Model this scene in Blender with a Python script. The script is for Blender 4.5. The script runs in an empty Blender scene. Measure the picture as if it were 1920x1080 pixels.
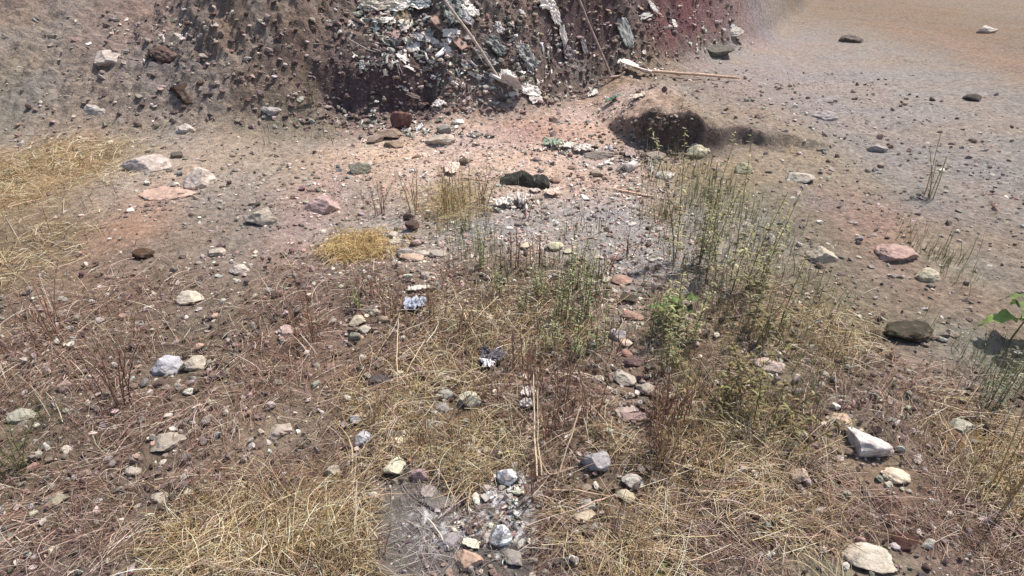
import bpy, math, random
import numpy as np
from mathutils import Vector, noise as mn

random.seed(7)
RNG = np.random.default_rng(11)
S = bpy.context.scene
C = S.collection

# ------------------------------------------------------------------ camera, sky, sun, exposure
F_PX = 1158.0                      # focal length in photo pixels (1920 wide)
CAM_Z, PITCH = 1.5, math.radians(32)
cam = bpy.data.cameras.new('camera')
cam.sensor_fit = 'HORIZONTAL'; cam.sensor_width = 36.0
cam.lens = 36.0 * F_PX / 1920.0
cam.clip_start = 0.05; cam.clip_end = 400
camo = bpy.data.objects.new('camera', cam); C.objects.link(camo)
camo.location = (0, 0, CAM_Z); camo.rotation_euler = (math.pi/2 - PITCH, 0, 0)
S.camera = camo

SUN_EL, SUN_AZ = math.radians(61), math.radians(52)      # azimuth from +Y towards +X
world = bpy.data.worlds.new('World'); S.world = world; world.use_nodes = True
wn = world.node_tree
bg = wn.nodes['Background']; bg.inputs['Strength'].default_value = 0.145
sky = wn.nodes.new('ShaderNodeTexSky'); sky.sky_type = 'NISHITA'; sky.sun_disc = False
sky.sun_elevation = SUN_EL; sky.sun_rotation = SUN_AZ; sky.dust_density = 2.0; sky.air_density = 1.0
wn.links.new(sky.outputs[0], bg.inputs['Color'])
sl = bpy.data.lights.new('sun', 'SUN'); sl.energy = 4.6; sl.angle = math.radians(0.6); sl.color = (1.0, 0.95, 0.89)
so = bpy.data.objects.new('sun', sl); C.objects.link(so)
sd = Vector((math.sin(SUN_AZ)*math.cos(SUN_EL), math.cos(SUN_AZ)*math.cos(SUN_EL), math.sin(SUN_EL)))
so.rotation_euler = sd.to_track_quat('Z', 'Y').to_euler(); so.location = (0, 0, 8)
S.view_settings.view_transform = 'Standard'; S.view_settings.look = 'None'
S.view_settings.exposure = 0.32; S.view_settings.gamma = 1.0

# ------------------------------------------------------------------ noise
_p = np.random.default_rng(3).permutation(512); _p = np.concatenate([_p, _p])
_ang = np.random.default_rng(4).random(512)*2*np.pi
_gx, _gy = np.cos(_ang), np.sin(_ang)
def perlin(x, y, seed=0):
    x = np.asarray(x, float)+seed*17.31; y = np.asarray(y, float)+seed*7.77
    xi = np.floor(x).astype(int); yi = np.floor(y).astype(int)
    xf, yf = x-xi, y-yi
    u = xf*xf*xf*(xf*(xf*6-15)+10); v = yf*yf*yf*(yf*(yf*6-15)+10)
    def g(ix, iy, dx, dy):
        h = _p[(_p[ix & 511]+iy) & 511]
        return _gx[h]*dx+_gy[h]*dy
    a = g(xi, yi, xf, yf); b = g(xi+1, yi, xf-1, yf)
    c = g(xi, yi+1, xf, yf-1); d = g(xi+1, yi+1, xf-1, yf-1)
    return 1.4*((a+(b-a)*u)*(1-v)+(c+(d-c)*u)*v)
def fbm(x, y, oct=4, seed=0, gain=.5):
    r = 0; a = 1; f = 1; t = 0
    for i in range(oct):
        r = r+a*perlin(x*f, y*f, seed+i); t += a; a *= gain; f *= 2.03
    return r/t
def sstep(a, b, x):
    t = np.clip((x-a)/(b-a), 0, 1); return t*t*(3-2*t)
def lin(c):
    c = np.asarray(c, float)/255.0
    c = c+(c.mean(-1, keepdims=True)-c)*.16
    return np.where(c <= .04045, c/12.92, ((c+.055)/1.055)**2.4)

# ------------------------------------------------------------------ terrain height
BX = [-80, -9, -4, -1.3, -.5, .1, 1.0, 1.7, 3.3, 5, 9, 80]
BY = [5.5, 4.9, 4.7, 4.78, 4.95, 5.2, 5.9, 6.5, 8.4, 11.5, 17, 60]
def H(x, y):
    x = np.asarray(x, float); y = np.asarray(y, float)
    wob = .14*fbm(x*1.3, y*.4, 3, 5)
    yb = np.interp(x, BX, BY)+wob
    d = (y-yb)
    z = .05*fbm(x*.7, y*.7, 3, 1)+.022*fbm(x*3.1, y*3.1, 3, 2)
    z = z+.04*sstep(3.2, 6, y)
    # bank: profile by distance behind its foot
    w_cut = sstep(-1.75, -1.35, x)*(1-sstep(-.72, -.5, x))          # undercut purple face
    w_blk = sstep(.22, .32, x)*(1-sstep(.85, 1.15, x))            # smooth steep block
    w_side = sstep(-1.7, -3.4, x)
    dn = np.clip(d, 0, None)
    prof = .12*sstep(-.25, .1, d)+np.minimum(dn*(1.0-.62*w_side), 1.9+.1*np.sqrt(dn))
    cut = .30*sstep(.12, .30, d)+.62*np.clip(d-.27, 0, 2.2)
    prof = prof*(1-w_cut)+cut*w_cut
    blk = .22*sstep(0, .25, d)+2.5*np.clip(d-.26, 0, .36)+.6*np.clip(d-.62, 0, 1.8)
    prof = prof*(1-w_blk)+blk*w_blk
    m = sstep(-.1, .5, d)*(1-sstep(3., 5., d))
    q = x*.80+d*.60
    rid = 1-np.abs(perlin(q*4.2+.4*perlin(x*2, d*2, 8), (x*.6-d*.8)*.9, 9))*2
    rid2 = 1-np.abs(perlin(q*10+.5*perlin(x*3, d*3, 18), (x*.6-d*.8)*2.0, 19))*2
    prof = prof+m*(1-.7*w_blk)*((.055*rid+.018*rid2)*(1-.7*w_side)+.085*fbm(x*3.2, d*3.2, 5, 12, .62)+.03*np.abs(fbm(x*13, d*13, 3, 14, .6)))
    z = z+prof
    # clods on bank foot and small relief everywhere
    n = perlin(x*11, y*11, 21); n2 = perlin(x*24, y*24, 22)
    rb = sstep(-.15, .15, d)*(1-sstep(3., 5., d))*(1-.75*w_blk)
    z = z+rb*(.022*np.abs(perlin(x*8+z*6, y*8, 23))+.016*np.abs(perlin(x*17+z*9, y*17, 24))+.010*perlin(x*31+z*20, y*31, 25))
    z = z+(.004+.014*m+.012*sstep(-.5, .1, d)*(1-sstep(.1, .9, d)))*np.abs(n)*2+(.0025+.008*m)*n2
    # raised terrace with a broken scarp, right of centre
    fy = 4.24+.14*fbm(x*2.3, x*0+3, 2, 31)+.05*fbm(x*6, y*3, 2, 36)+.35*sstep(1.05, .75, x)
    w = sstep(.62, 1.02, x)*(1-.55*sstep(1.25, 1.6, x))*(1-sstep(1.6, 2.6, x))
    z = z+.23*w*(.12*sstep(fy-.12, fy, y)+.88*sstep(fy, fy+.075, y))*np.exp(-np.clip(y-fy-.1, 0, None)/2.2)*(1+.4*fbm(x*6, y*6, 4, 33))
    z = z-.04*w*np.exp(-((y-fy+.05)/.12)**2)
    return z
def h1(x, y): return float(H(np.array([x]), np.array([y]))[0])
def nrm(x, y, e=.04):
    dx = (h1(x+e, y)-h1(x-e, y))/(2*e); dy = (h1(x, y+e)-h1(x, y-e))/(2*e)
    return Vector((-dx, -dy, 1)).normalized()

cp, sp = math.cos(PITCH), math.sin(PITCH)
_T = np.linspace(.8, 26, 6000)
def at(px, py):
    """point of the terrain that the photo shows at this pixel"""
    u = (px-960)/F_PX; v = (540-py)/F_PX
    d = np.array([u, cp+v*sp, -sp+v*cp])
    X = d[0]*_T; Y = d[1]*_T; Z = CAM_Z+d[2]*_T
    b = np.nonzero(Z < H(X, Y))[0]
    i = b[0] if len(b) else len(_T)-1
    return Vector((X[i], Y[i], h1(X[i], Y[i])))
def depth(P): return P.y*cp+(CAM_Z-P.z)*sp
def ppm(P): return F_PX/depth(P)          # photo pixels per metre there

# ------------------------------------------------------------------ mesh helpers
def mesh_obj(name, V, F, mat, parent=None, col=None, smooth=True, loc=None):
    V = np.asarray(V, np.float32); F = np.asarray(F, np.int32)
    me = bpy.data.meshes.new(name)
    me.vertices.add(len(V)); me.vertices.foreach_set('co', V.ravel())
    k = F.shape[1]
    me.loops.add(F.size); me.loops.foreach_set('vertex_index', F.ravel())
    me.polygons.add(len(F))
    me.polygons.foreach_set('loop_start', np.arange(0, F.size, k, dtype=np.int32))
    me.polygons.foreach_set('loop_total', np.full(len(F), k, np.int32))
    me.polygons.foreach_set('use_smooth', np.full(len(F), smooth, bool))
    if col is not None:
        col = np.asarray(col, np.float32)
        if col.ndim == 1: col = np.tile(col, (len(V), 1))
        a = me.color_attributes.new('Col', 'FLOAT_COLOR', 'POINT')
        a.data.foreach_set('color', np.concatenate([col, np.ones((len(V), 1), np.float32)], 1).ravel())
    me.materials.append(mat); me.update(calc_edges=True); me.validate()
    o = bpy.data.objects.new(name, me); C.objects.link(o)
    if parent is not None: o.parent = parent
    if loc is not None: o.location = loc
    return o
def tag(o, label=None, cat=None, group=None, kind=None):
    if label: o['label'] = label
    if cat: o['category'] = cat
    if group: o['group'] = group
    if kind: o['kind'] = kind
    return o
def thing(name, label, cat, loc, group=None):
    o = bpy.data.objects.new(name, None); C.objects.link(o); o.location = loc
    o.empty_display_size = .05
    return tag(o, label, cat, group)

# ------------------------------------------------------------------ materials (colour comes from each mesh's own Col)
def mk(name, rough=.9, mott=.35, scale=40, bump=.3, bscale=120, spec=.25, trans=0, spots=None, bdist=.004, hue=None):
    m = bpy.data.materials.new(name); m.use_nodes = True
    t = m.node_tree; N = t.nodes; L = t.links; b = N['Principled BSDF']; out = N['Material Output']
    b.inputs['Roughness'].default_value = rough; b.inputs['Specular IOR Level'].default_value = spec
    at_ = N.new('ShaderNodeAttribute'); at_.attribute_name = 'Col'
    tc = N.new('ShaderNodeTexCoord')
    n1 = N.new('ShaderNodeTexNoise'); n1.inputs['Scale'].default_value = scale; n1.inputs['Detail'].default_value = 10; n1.inputs['Roughness'].default_value = .65
    L.new(tc.outputs['Object'], n1.inputs['Vector'])
    mr = N.new('ShaderNodeMapRange'); mr.inputs[1].default_value = .3; mr.inputs[2].default_value = .7
    mr.inputs[3].default_value = 1-mott; mr.inputs[4].default_value = 1+mott
    L.new(n1.outputs['Fac'], mr.inputs[0])
    mul = N.new('ShaderNodeVectorMath'); mul.operation = 'SCALE'
    L.new(at_.outputs['Color'], mul.inputs[0]); L.new(mr.outputs[0], mul.inputs['Scale'])
    csock = mul.outputs[0]
    if spots:
        sc, lo, hi, sc_col = spots
        n2 = N.new('ShaderNodeTexNoise'); n2.inputs['Scale'].default_value = sc; n2.inputs['Detail'].default_value = 5; n2.inputs['Roughness'].default_value = .7
        L.new(tc.outputs['Object'], n2.inputs['Vector'])
        r2 = N.new('ShaderNodeMapRange'); r2.inputs[1].default_value = lo; r2.inputs[2].default_value = hi
        L.new(n2.outputs['Fac'], r2.inputs[0])
        mx = N.new('ShaderNodeMix'); mx.data_type = 'RGBA'
        L.new(r2.outputs[0], mx.inputs['Factor']); L.new(csock, mx.inputs['A']); mx.inputs['B'].default_value = (*sc_col, 1)
        csock = mx.outputs['Result']
    L.new(csock, b.inputs['Base Color'])
    if bump:
        n3 = N.new('ShaderNodeTexNoise'); n3.inputs['Scale'].default_value = bscale; n3.inputs['Detail'].default_value = 6; n3.inputs['Roughness'].default_value = .7
        L.new(tc.outputs['Object'], n3.inputs['Vector'])
        bp = N.new('ShaderNodeBump'); bp.inputs['Strength'].default_value = bump; bp.inputs['Distance'].default_value = bdist
        L.new(n3.outputs['Fac'], bp.inputs['Height']); L.new(bp.outputs[0], b.inputs['Normal'])
    if trans:
        tr = N.new('ShaderNodeBsdfTranslucent'); L.new(csock, tr.inputs['Color'])
        mx2 = N.new('ShaderNodeMixShader'); mx2.inputs[0].default_value = trans
        L.new(b.outputs[0], mx2.inputs[1]); L.new(tr.outputs[0], mx2.inputs[2]); L.new(mx2.outputs[0], out.inputs['Surface'])
    return m
M_soil = mk('soil', mott=.42, scale=30, bump=1.0, bscale=48, bdist=.032, spec=.1, spots=(85, .60, .70, (.42, .35, .29)))
M_stone = mk('stone', mott=.42, scale=22, bump=.9, bscale=55, bdist=.010, spec=.15, spots=(14, .52, .72, (.22, .17, .13)))
M_lime = mk('limed_stone', mott=.3, scale=40, bump=.6, bscale=80, bdist=.006, spots=(26, .49, .54, (.72, .72, .72)))
M_brick = mk('burnt_clay', mott=.4, scale=30, bump=.8, bscale=70, bdist=.006, spec=.1, spots=(20, .55, .75, (.30, .24, .18)))
M_plant = mk('plant', rough=.75, mott=.2, scale=60, bump=0, trans=.22, spec=.2)
M_straw = mk('straw', rough=.65, mott=.22, scale=90, bump=0, trans=.08, spec=.3)
M_wood = mk('weathered_wood', rough=.85, mott=.45, scale=30, bump=.4, bscale=150, bdist=.002)
M_plastic = mk('dusty_plastic', rough=.5, mott=.28, scale=18, bump=.3, bscale=60, bdist=.004, trans=.15, spec=.4)
M_cloth = mk('dirty_cloth', rough=.95, mott=.4, scale=22, bump=.2, bscale=60, bdist=.003, spots=(30, .58, .66, (.22, .19, .15)))
M_metal = mk('worn_steel', rough=.6, mott=.35, scale=30, spots=(26, .55, .68, (.18, .11, .07)), bump=.3, bscale=100, bdist=.001, spec=.6)
M_metal.node_tree.nodes['Principled BSDF'].inputs['Metallic'].default_value = .25

# ------------------------------------------------------------------ soil zones (pixel ellipse -> ellipse on the ground)
PINK = (208, 174, 156); TAN = (208, 182, 152); GREY = (143, 135, 130); MUD = (128, 116, 106)
BROWN = (128, 104, 84); DK = (96, 74, 62); BANK = (104, 88, 82); PURP = (84, 60, 58); RED = (122, 76, 72); OLIVE = (126, 114, 84)
LILAC = (160, 153, 148)
zones = []
def zone(px, py, rx, ry, col, w=1.0):
    P = at(px, py); k = ppm(P)
    a = at(px, py+ry); b = at(px, py-ry)
    zones.append((P.x, P.y, rx/k, max(.06, abs(b.y-a.y)/2), lin(col), w))
Z = [
 # centre: pink tan flat
 (960,300,330,70,PINK,1),(740,285,90,28,TAN,.9),(1000,330,220,50,TAN,.6),(1180,190,110,38,(190,160,142),1),
 (1130,340,100,45,(170,138,124),.8),(1010,250,70,22,(170,120,104),.8),(1120,230,90,30,PINK,.9),(720,370,90,40,(160,138,120),.7),
 (670,380,30,50,(150,140,124),.8),(850,375,70,36,(176,150,100),.9),(860,370,60,40,(160,134,96),.6),
 (760,195,110,18,(140,110,98),.6),(700,245,60,25,(140,112,104),.7),
 # grey mud band
 (760,425,150,34,(156,149,142),2.2),(1080,424,220,44,LILAC,3),(960,415,60,30,(156,148,144),1.6),(1210,470,90,90,LILAC,1.8),(1350,440,120,60,LILAC,1.0),(870,440,90,22,(124,118,100),.8),
 (1000,470,60,18,(176,150,128),.7),(1240,400,30,22,(170,130,96),.8),(1140,500,50,40,(136,120,108),.7),
 (690,465,55,22,(190,156,100),.9),(810,480,90,30,(152,138,122),.8),
 # lower centre
 (760,560,120,60,BROWN,1),(960,560,160,70,(122,108,82),1),(1180,600,80,50,(140,124,108),.8),(700,640,60,60,(120,98,84),.9),
 (830,650,120,60,(126,104,82),1),(1040,680,90,80,(110,90,72),1),(1190,700,70,70,(132,110,96),.8),(780,800,160,90,(126,102,72),1),
 (960,790,60,50,(118,104,94),.9),(1240,760,40,110,(112,84,62),1),(1150,900,110,80,(118,98,76),.9),
 (745,950,50,60,(120,111,104),2),(790,1020,90,60,(118,109,103),2.4),(950,950,60,80,(112,102,96),1),(1000,1030,90,60,(104,94,86),.9),
 (1180,1030,90,60,(144,112,78),1),(680,1000,30,90,(126,98,68),1),(1060,930,60,40,(112,84,66),.8),
 # left side
 (60,100,90,120,(146,138,120),.8),(250,40,200,60,(158,132,122),.9),(230,180,170,90,(150,136,124),1),(90,320,130,60,(172,140,92),1),
 (560,40,120,50,(150,122,84),.9),(580,190,110,90,(120,108,86),1),(310,320,110,60,(176,158,142),1),(500,300,100,50,(160,144,124),.8),
 (600,400,60,70,(170,136,126),.9),(260,400,60,60,(168,126,100),.9),(60,460,80,80,(132,108,80),1),(430,430,80,60,(142,126,112),.8),
 (150,620,140,120,(130,104,86),1),(220,800,90,90,(118,90,78),1),(430,640,110,90,(118,102,82),1),(560,600,80,90,(126,96,82),1),
 (330,780,110,60,(124,108,90),.8),(540,800,110,70,(146,128,108),.9),(80,880,120,90,(118,104,78),1),(200,960,90,80,(108,92,80),1),
 (100,1050,100,40,(122,106,98),1),(450,980,140,90,(156,130,96),1),(590,960,70,90,(130,100,66),1),(30,700,50,30,(112,106,80),.9),
 # right side
 (1400,30,130,40,(158,126,118),.9),(1470,130,150,80,(156,140,134),1),(1350,80,60,40,(140,138,122),.8),(1650,150,200,110,(150,140,130),1),
 (1760,40,110,50,(134,112,92),1),(1880,110,60,60,(150,122,102),.9),(1800,300,140,150,(146,136,126),1),(1330,350,110,150,(124,114,76),1),
 (1530,300,90,60,(146,134,112),.8),(1640,430,90,70,(156,124,110),1),(1520,420,80,50,(124,112,92),.9),(1750,480,70,50,(148,140,116),.8),
 (1330,600,120,100,(130,116,84),1),(1560,640,90,60,(154,142,106),1),(1700,710,110,60,(146,118,104),1),(1820,660,70,60,(138,134,118),.9),
 (1420,800,130,100,(130,114,78),1),(1560,890,90,60,(158,130,108),.9),(1320,1000,70,80,(112,94,84),1),(1660,960,130,70,(140,112,94),1),
 (1880,880,60,110,(138,106,56),1),(1760,1010,60,60,(124,94,88),.9),(1570,1050,90,30,(150,140,112),1),(1860,1040,60,40,(140,116,82),.9),
]
for z_ in Z: zone(*z_)

def soil_colour(x, y):
    """albedo from kinds of soil, plus shade painted on the steep faces"""
    x = np.asarray(x); y = np.asarray(y)
    xw = x+.10*fbm(x*3, y*3, 3, 41); yw = y+.10*fbm(x*3, y*3, 3, 47)
    wob = .14*fbm(x*1.3, y*.4, 3, 5)
    d = y-(np.interp(x, BX, BY)+wob)
    base = np.tile(lin((136, 118, 100)), (len(x), 1))
    acc = base*.25; wt = np.full(len(x), .25)
    for cx, cy, rx, ry, c, w in zones:
        r2 = ((xw-cx)/rx)**2+((yw-cy)/ry)**2
        m = r2 < 6
        g = w*np.exp(-r2[m]*1.1)
        acc[m] += g[:, None]*c; wt[m] += g
    col = acc/wt[:, None]
    # bank soils
    bk = sstep(-.12, .16, d+.08*fbm(x*5, y*5, 3, 51))*(1-sstep(1.6, 2.8, x-.2*(y-6)))*(1-.8*sstep(-1.5, -3.6, x+.3*fbm(x*2, y*2, 3, 55)))
    n = fbm(x*2.2, y*2.2, 4, 53)
    bc = lin(BANK)+(lin((156, 134, 114))-lin(BANK))*np.clip(.5+1.6*n, 0, 1)[:, None]*.5
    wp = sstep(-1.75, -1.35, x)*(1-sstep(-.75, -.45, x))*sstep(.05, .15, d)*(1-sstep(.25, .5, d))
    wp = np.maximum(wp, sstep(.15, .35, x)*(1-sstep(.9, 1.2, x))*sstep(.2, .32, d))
    ash = sstep(.12, .45, fbm(x*3.1+y*1.8, (y-x)*1.1, 4, 58))[:, None]; bc = bc*(1-.55*ash)+lin((152, 140, 130))*.55*ash
    bc = bc*(1+.45*fbm(x*14, y*14, 4, 59, .75))[:, None]
    bc = bc*(1-wp[:, None])+lin((98, 78, 76))*wp[:, None]  # hollow and steep block darker: their shade is painted into the soil
    wr = sstep(1.1, 1.5, x)*(1-sstep(2.6, 3.4, x))*sstep(-.4, .4, fbm(x*3, y*3, 3, 57)+.3)
    bc = bc*(1-wr[:, None])+lin((118, 76, 76))*wr[:, None]
    col = col*(1-bk[:, None])+bc*bk[:, None]
    # scarp of the terrace: brown cut earth, the face's shade painted in as darker colour
    fy = 4.24+.14*fbm(x*2.3, x*0+3, 2, 31)+.05*fbm(x*6, y*3, 2, 36)+.35*sstep(1.05, .75, x)
    ws = sstep(.72, .98, x)*(1-sstep(1.35, 2.2, x))*np.exp(-((y-fy-.04)/.09)**2)
    col = col*(1-ws[:, None])+lin((100, 82, 74))*ws[:, None]
    # fine variety: crumbs, pale dust, dark damp specks
    v = fbm(x*9, y*9, 4, 61, .7); v2 = fbm(x*30, y*30, 2, 67, .8)
    far = 1-.85*sstep(5.0, 8.0, y)
    col = col*(1+(.34*v+.34*v2)*far)[:, None]
    warm = fbm(x*1.7, y*1.7, 3, 71)[:, None]
    col = col*(1+warm*np.array([.12, .0, -.14]))
    # white lime dust in the bottom grey patches
    lp = at(835, 985)
    k = np.exp(-(((x-lp.x)/.12)**2+((y-lp.y)/.10)**2))+np.exp(-(((x-.0)/.09)**2+((y-1.22)/.2)**2))
    m2 = sstep(.36, .60, np.abs(perlin(x*60, y*30, 73)+.4*perlin(x*120, y*90, 74))*k*1.9)
    col = col*(1-m2[:, None])+m2[:, None]*lin((215, 210, 208))
    return np.clip(col*1.08, .012, .75)

def spaced(segs):
    out = [segs[0][0]]
    for a, b, s0, s1 in segs:
        p = a
        while p < b-1e-6:
            f = (p-a)/(b-a); p = min(b, p+s0+(s1-s0)*f); out.append(p)
    return np.array(out)
hx = spaced([(0, 2.0, .0105, .0105), (2.0, 6.5, .012, .04), (6.5, 90, .06, 12)])
xs = np.concatenate([-hx[::-1], hx[1:]])
ys = spaced([(-90, -2, 12, .5), (-2, .7, .4, .04), (.7, 2.6, .009, .011), (2.6, 4.1, .012, .015), (4.1, 7.4, .011, .02), (7.4, 14, .03, .07), (14, 90, .3, 12)])
GX, GY = np.meshgrid(xs, ys); gx, gy = GX.ravel(), GY.ravel()
gz = H(gx, gy)
nx, ny = len(xs), len(ys)
idx = np.arange(nx*ny).reshape(ny, nx)
quads = np.stack([idx[:-1, :-1], idx[:-1, 1:], idx[1:, 1:], idx[1:, :-1]], -1).reshape(-1, 4)
ground = mesh_obj('ground', np.stack([gx, gy, gz], 1), quads, M_soil, col=soil_colour(gx, gy))
tag(ground, kind='structure')
print('ground verts', nx*ny)

# ------------------------------------------------------------------ thin things: tubes and ribbons in bulk
def norm(a): return a/np.maximum(np.linalg.norm(a, axis=-1, keepdims=True), 1e-9)
def tubes(paths, radii, sides=3):
    """paths (n,k,3), radii (n,k) -> V,F"""
    n, k, _ = paths.shape
    T = np.gradient(paths, axis=1); T = norm(T)
    ref = np.zeros_like(T); ref[..., 2] = 1
    bad = np.abs(T[..., 2]) > .9; ref[bad] = (1, 0, 0)
    ref = np.repeat(ref[:, :1], k, 1)
    A = norm(np.cross(T, ref)); B = np.cross(T, A)
    th = np.arange(sides)*2*np.pi/sides
    V = paths[:, :, None]+radii[:, :, None, None]*(A[:, :, None]*np.cos(th)[:, None]+B[:, :, None]*np.sin(th)[:, None])
    i = np.arange(n*k*sides).reshape(n, k, sides)
    j = np.roll(i, -1, axis=2)
    Fq = np.stack([i[:, :-1], j[:, :-1], j[:, 1:], i[:, 1:]], -1).reshape(-1, 4)
    return V.reshape(-1, 3), Fq
def ribbons(paths, widths, side):
    """paths (n,k,3), widths (n,k), side (n,3); a shallow V section, 3 verts across"""
    n, k, _ = paths.shape
    sd_ = side[:, None]*widths[..., None]*.5
    T = norm(np.gradient(paths, axis=1)); Nn = np.cross(T, np.repeat(side[:, None], k, 1))
    V = np.stack([paths-sd_, paths+Nn*widths[..., None]*.12, paths+sd_], 2)
    i = np.arange(n*k*3).reshape(n, k, 3)
    Fq = np.stack([i[:, :-1, :-1], i[:, :-1, 1:], i[:, 1:, 1:], i[:, 1:, :-1]], -1).reshape(-1, 4)
    return V.reshape(-1, 3), Fq
def merge(parts):
    Vs, Fs, Cs = [], [], []; o = 0
    for V, Fq, c in parts:
        Vs.append(V); Fs.append(Fq+o); o += len(V)
        c = np.asarray(c, float)
        Cs.append(np.tile(c, (len(V), 1)) if c.ndim == 1 else c)
    return np.concatenate(Vs), np.concatenate(Fs), np.concatenate(Cs)
def pal(cols, n, jit=.18):
    c = np.array([lin(q) for q in cols])[RNG.integers(0, len(cols), n)]
    return np.clip(c*(1+jit*RNG.standard_normal((n, 1)))*(1+.05*RNG.standard_normal((n, 3))), .01, .85)

ROCKS = []
# ------------------------------------------------------------------ straw lying on the ground (uncountable)
def wz(px, py, rx, ry, w):
    P = at(px, py); k = ppm(P); a = at(px, py+ry); b = at(px, py-ry)
    return (P.x, P.y, rx/k, max(.06, abs(b.y-a.y)/2), w)
def field(zs, x, y):
    r = np.zeros(len(x))
    for cx, cy, rx, ry, w in zs:
        r = np.maximum(r, w*np.exp(-(((x-cx)/rx)**2+((y-cy)/ry)**2)**1.5))
    return r
def scatter(n, zs, ymin=.72, ymax=4.6, wide=1.0, seed=0, pw=1.0, clear=True):
    """points whose density falls with distance and follows the zones"""
    r = np.random.default_rng(seed); X, Y = [], []; got = 0
    while got < n:
        y = ymin*np.exp(r.random(40000)*math.log(ymax/ymin))
        x = (r.random(40000)*2-1)*(y*.95+.75)*wide
        f = field(zs, x+.07*fbm(x*4, y*4, 2, 80), y+.07*fbm(x*4, y*4, 2, 81))*(.45+1.1*np.clip(.5+1.5*fbm(x*3.5, y*3.5, 3, 82+seed), 0, 1) if seed < 20 else 1.9*np.clip(.45+1.7*fbm(x*2.2, y*2.2, 4, 82+seed, .65), .22, 1))
        k = r.random(40000) < f**pw
        if clear and len(ROCKS):
            cand = np.nonzero(k)[0]
            for cx_, cy_, rad_ in ROCKS:
                k[cand] &= ~(((x[cand]-cx_)**2+((y[cand]-cy_)*.8)**2) < rad_**2)
        X.append(x[k]); Y.append(y[k]); got += k.sum()
        if k.sum() < 40: break
    return np.concatenate(X)[:n], np.concatenate(Y)[:n]
# ------------------------------------------------------------------ gravel and crumbs (uncountable)
t_ = (1+5**.5)/2
ICO = norm(np.array([(-1,t_,0),(1,t_,0),(-1,-t_,0),(1,-t_,0),(0,-1,t_),(0,1,t_),(0,-1,-t_),(0,1,-t_),(t_,0,-1),(t_,0,1),(-t_,0,-1),(-t_,0,1)], float))
ICF = np.array([(0,11,5),(0,5,1),(0,1,7),(0,7,10),(0,10,11),(1,5,9),(5,11,4),(11,10,2),(10,7,6),(7,1,8),(3,9,4),(3,4,2),(3,2,6),(3,6,8),(3,8,9),(4,9,5),(2,4,11),(6,2,10),(8,6,7),(9,8,1)])
def subdiv(V, Fa):
    V = list(map(tuple, V)); cache = {}; out = []
    def mid(a, b):
        k = (min(a, b), max(a, b))
        if k not in cache:
            m = np.array(V[a])+np.array(V[b]); V.append(tuple(m/np.linalg.norm(m))); cache[k] = len(V)-1
        return cache[k]
    for a, b, c in Fa:
        x, y, z = mid(a, b), mid(b, c), mid(c, a)
        out += [(a, x, z), (b, y, x), (c, z, y), (x, y, z)]
    return np.array(V), np.array(out)
S1 = subdiv(ICO, ICF); S3 = subdiv(*subdiv(*S1)); S4 = subdiv(*S3)
def pebbles(x, y, size, cols, flat=(.35, .8), base=S1, sink=.2):
    n = len(x); Vb, Fb = base; k = len(Vb)
    V = np.repeat(Vb[None], n, 0)
    for _ in range(5):                                    # random planar cuts make them angular
        nn = norm(RNG.standard_normal((n, 3))); dd = RNG.uniform(.34, .74, n)
        e = np.clip(np.einsum('nkj,nj->nk', V, nn)-dd[:, None], 0, None)
        V = V-e[..., None]*nn[:, None]
    V = V*(1+.08*RNG.standard_normal((n, k, 1)))
    sc = np.stack([RNG.uniform(.75, 1.3, n), RNG.uniform(.6, 1.0, n), RNG.uniform(*flat, n)], 1)*size[:, None]
    V = V*sc[:, None]
    a = RNG.uniform(0, 2*np.pi, n); ca, sa = np.cos(a)[:, None], np.sin(a)[:, None]
    X = V[..., 0]*ca-V[..., 1]*sa; Y = V[..., 0]*sa+V[..., 1]*ca; Zz = V[..., 2]+V[..., 0]*RNG.normal(0, .2, n)[:, None]
    z = H(x, y)+sc[:, 2]*(.6-sink)
    V = np.stack([X+x[:, None], Y+y[:, None], Zz+z[:, None]], -1).reshape(-1, 3)
    Fq = (Fb[None]+(np.arange(n)*k)[:, None, None]).reshape(-1, 3)
    return V, Fq, np.repeat(pal(cols, n, .2), k, 0)
STN = [(168, 156, 144), (146, 134, 124), (186, 170, 154), (122, 104, 94), (150, 122, 108), (132, 126, 116), (196, 184, 168), (104, 86, 80)]
zs_all = [wz(*a) for a in [(960,520,400,60,.6),(960,420,340,60,.7),(780,460,120,50,1),(1150,440,130,90,.8),(1190,620,80,90,1),(760,600,140,120,.8),(960,320,330,60,.35),(1130,310,150,40,.9),(960,225,350,30,.9),
      (790,250,150,25,1),(900,800,300,200,.8),(960,1000,330,120,.9),(200,200,260,150,.6),(420,350,220,110,.8),(250,600,300,200,.6),(500,800,220,160,.7),(150,950,200,120,.6),
      (1500,200,300,180,.45),(1800,350,200,200,.6),(1500,500,260,150,.6),(1650,800,240,200,.8),(1350,950,200,120,.6),(1850,1000,140,100,.6)]]
x, y = scatter(11000, zs_all, seed=21, ymax=6.5, clear=False)
sz = (.0025+.006*RNG.random(len(x))**3)*(.6+.4*y)
x2, y2 = scatter(1500, zs_all, seed=22, ymax=6.0, clear=False)
sz2 = RNG.uniform(.007, .020, len(x2))*(.7+.18*y2)
x3, y3 = scatter(3800, [wz(*a) for a in [(960,620,360,130,.8),(960,850,360,220,1),(780,640,120,60,1),(1190,700,90,150,1),(960,930,160,60,.7),(300,700,360,300,.7),(1600,800,360,250,.7)]], seed=23, ymax=3.4, clear=False)
mp, mq = at(775, 985), at(960, 1000)
kk = ((((x3-mp.x)/.15)**2+((y3-mp.y)/.16)**2) > 1)&(((((x3-mq.x)/.09)**2+((y3-mq.y)/.16)**2) > 1)|(RNG.random(len(x3)) < .12)); x3, y3 = x3[kk], y3[kk]
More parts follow.
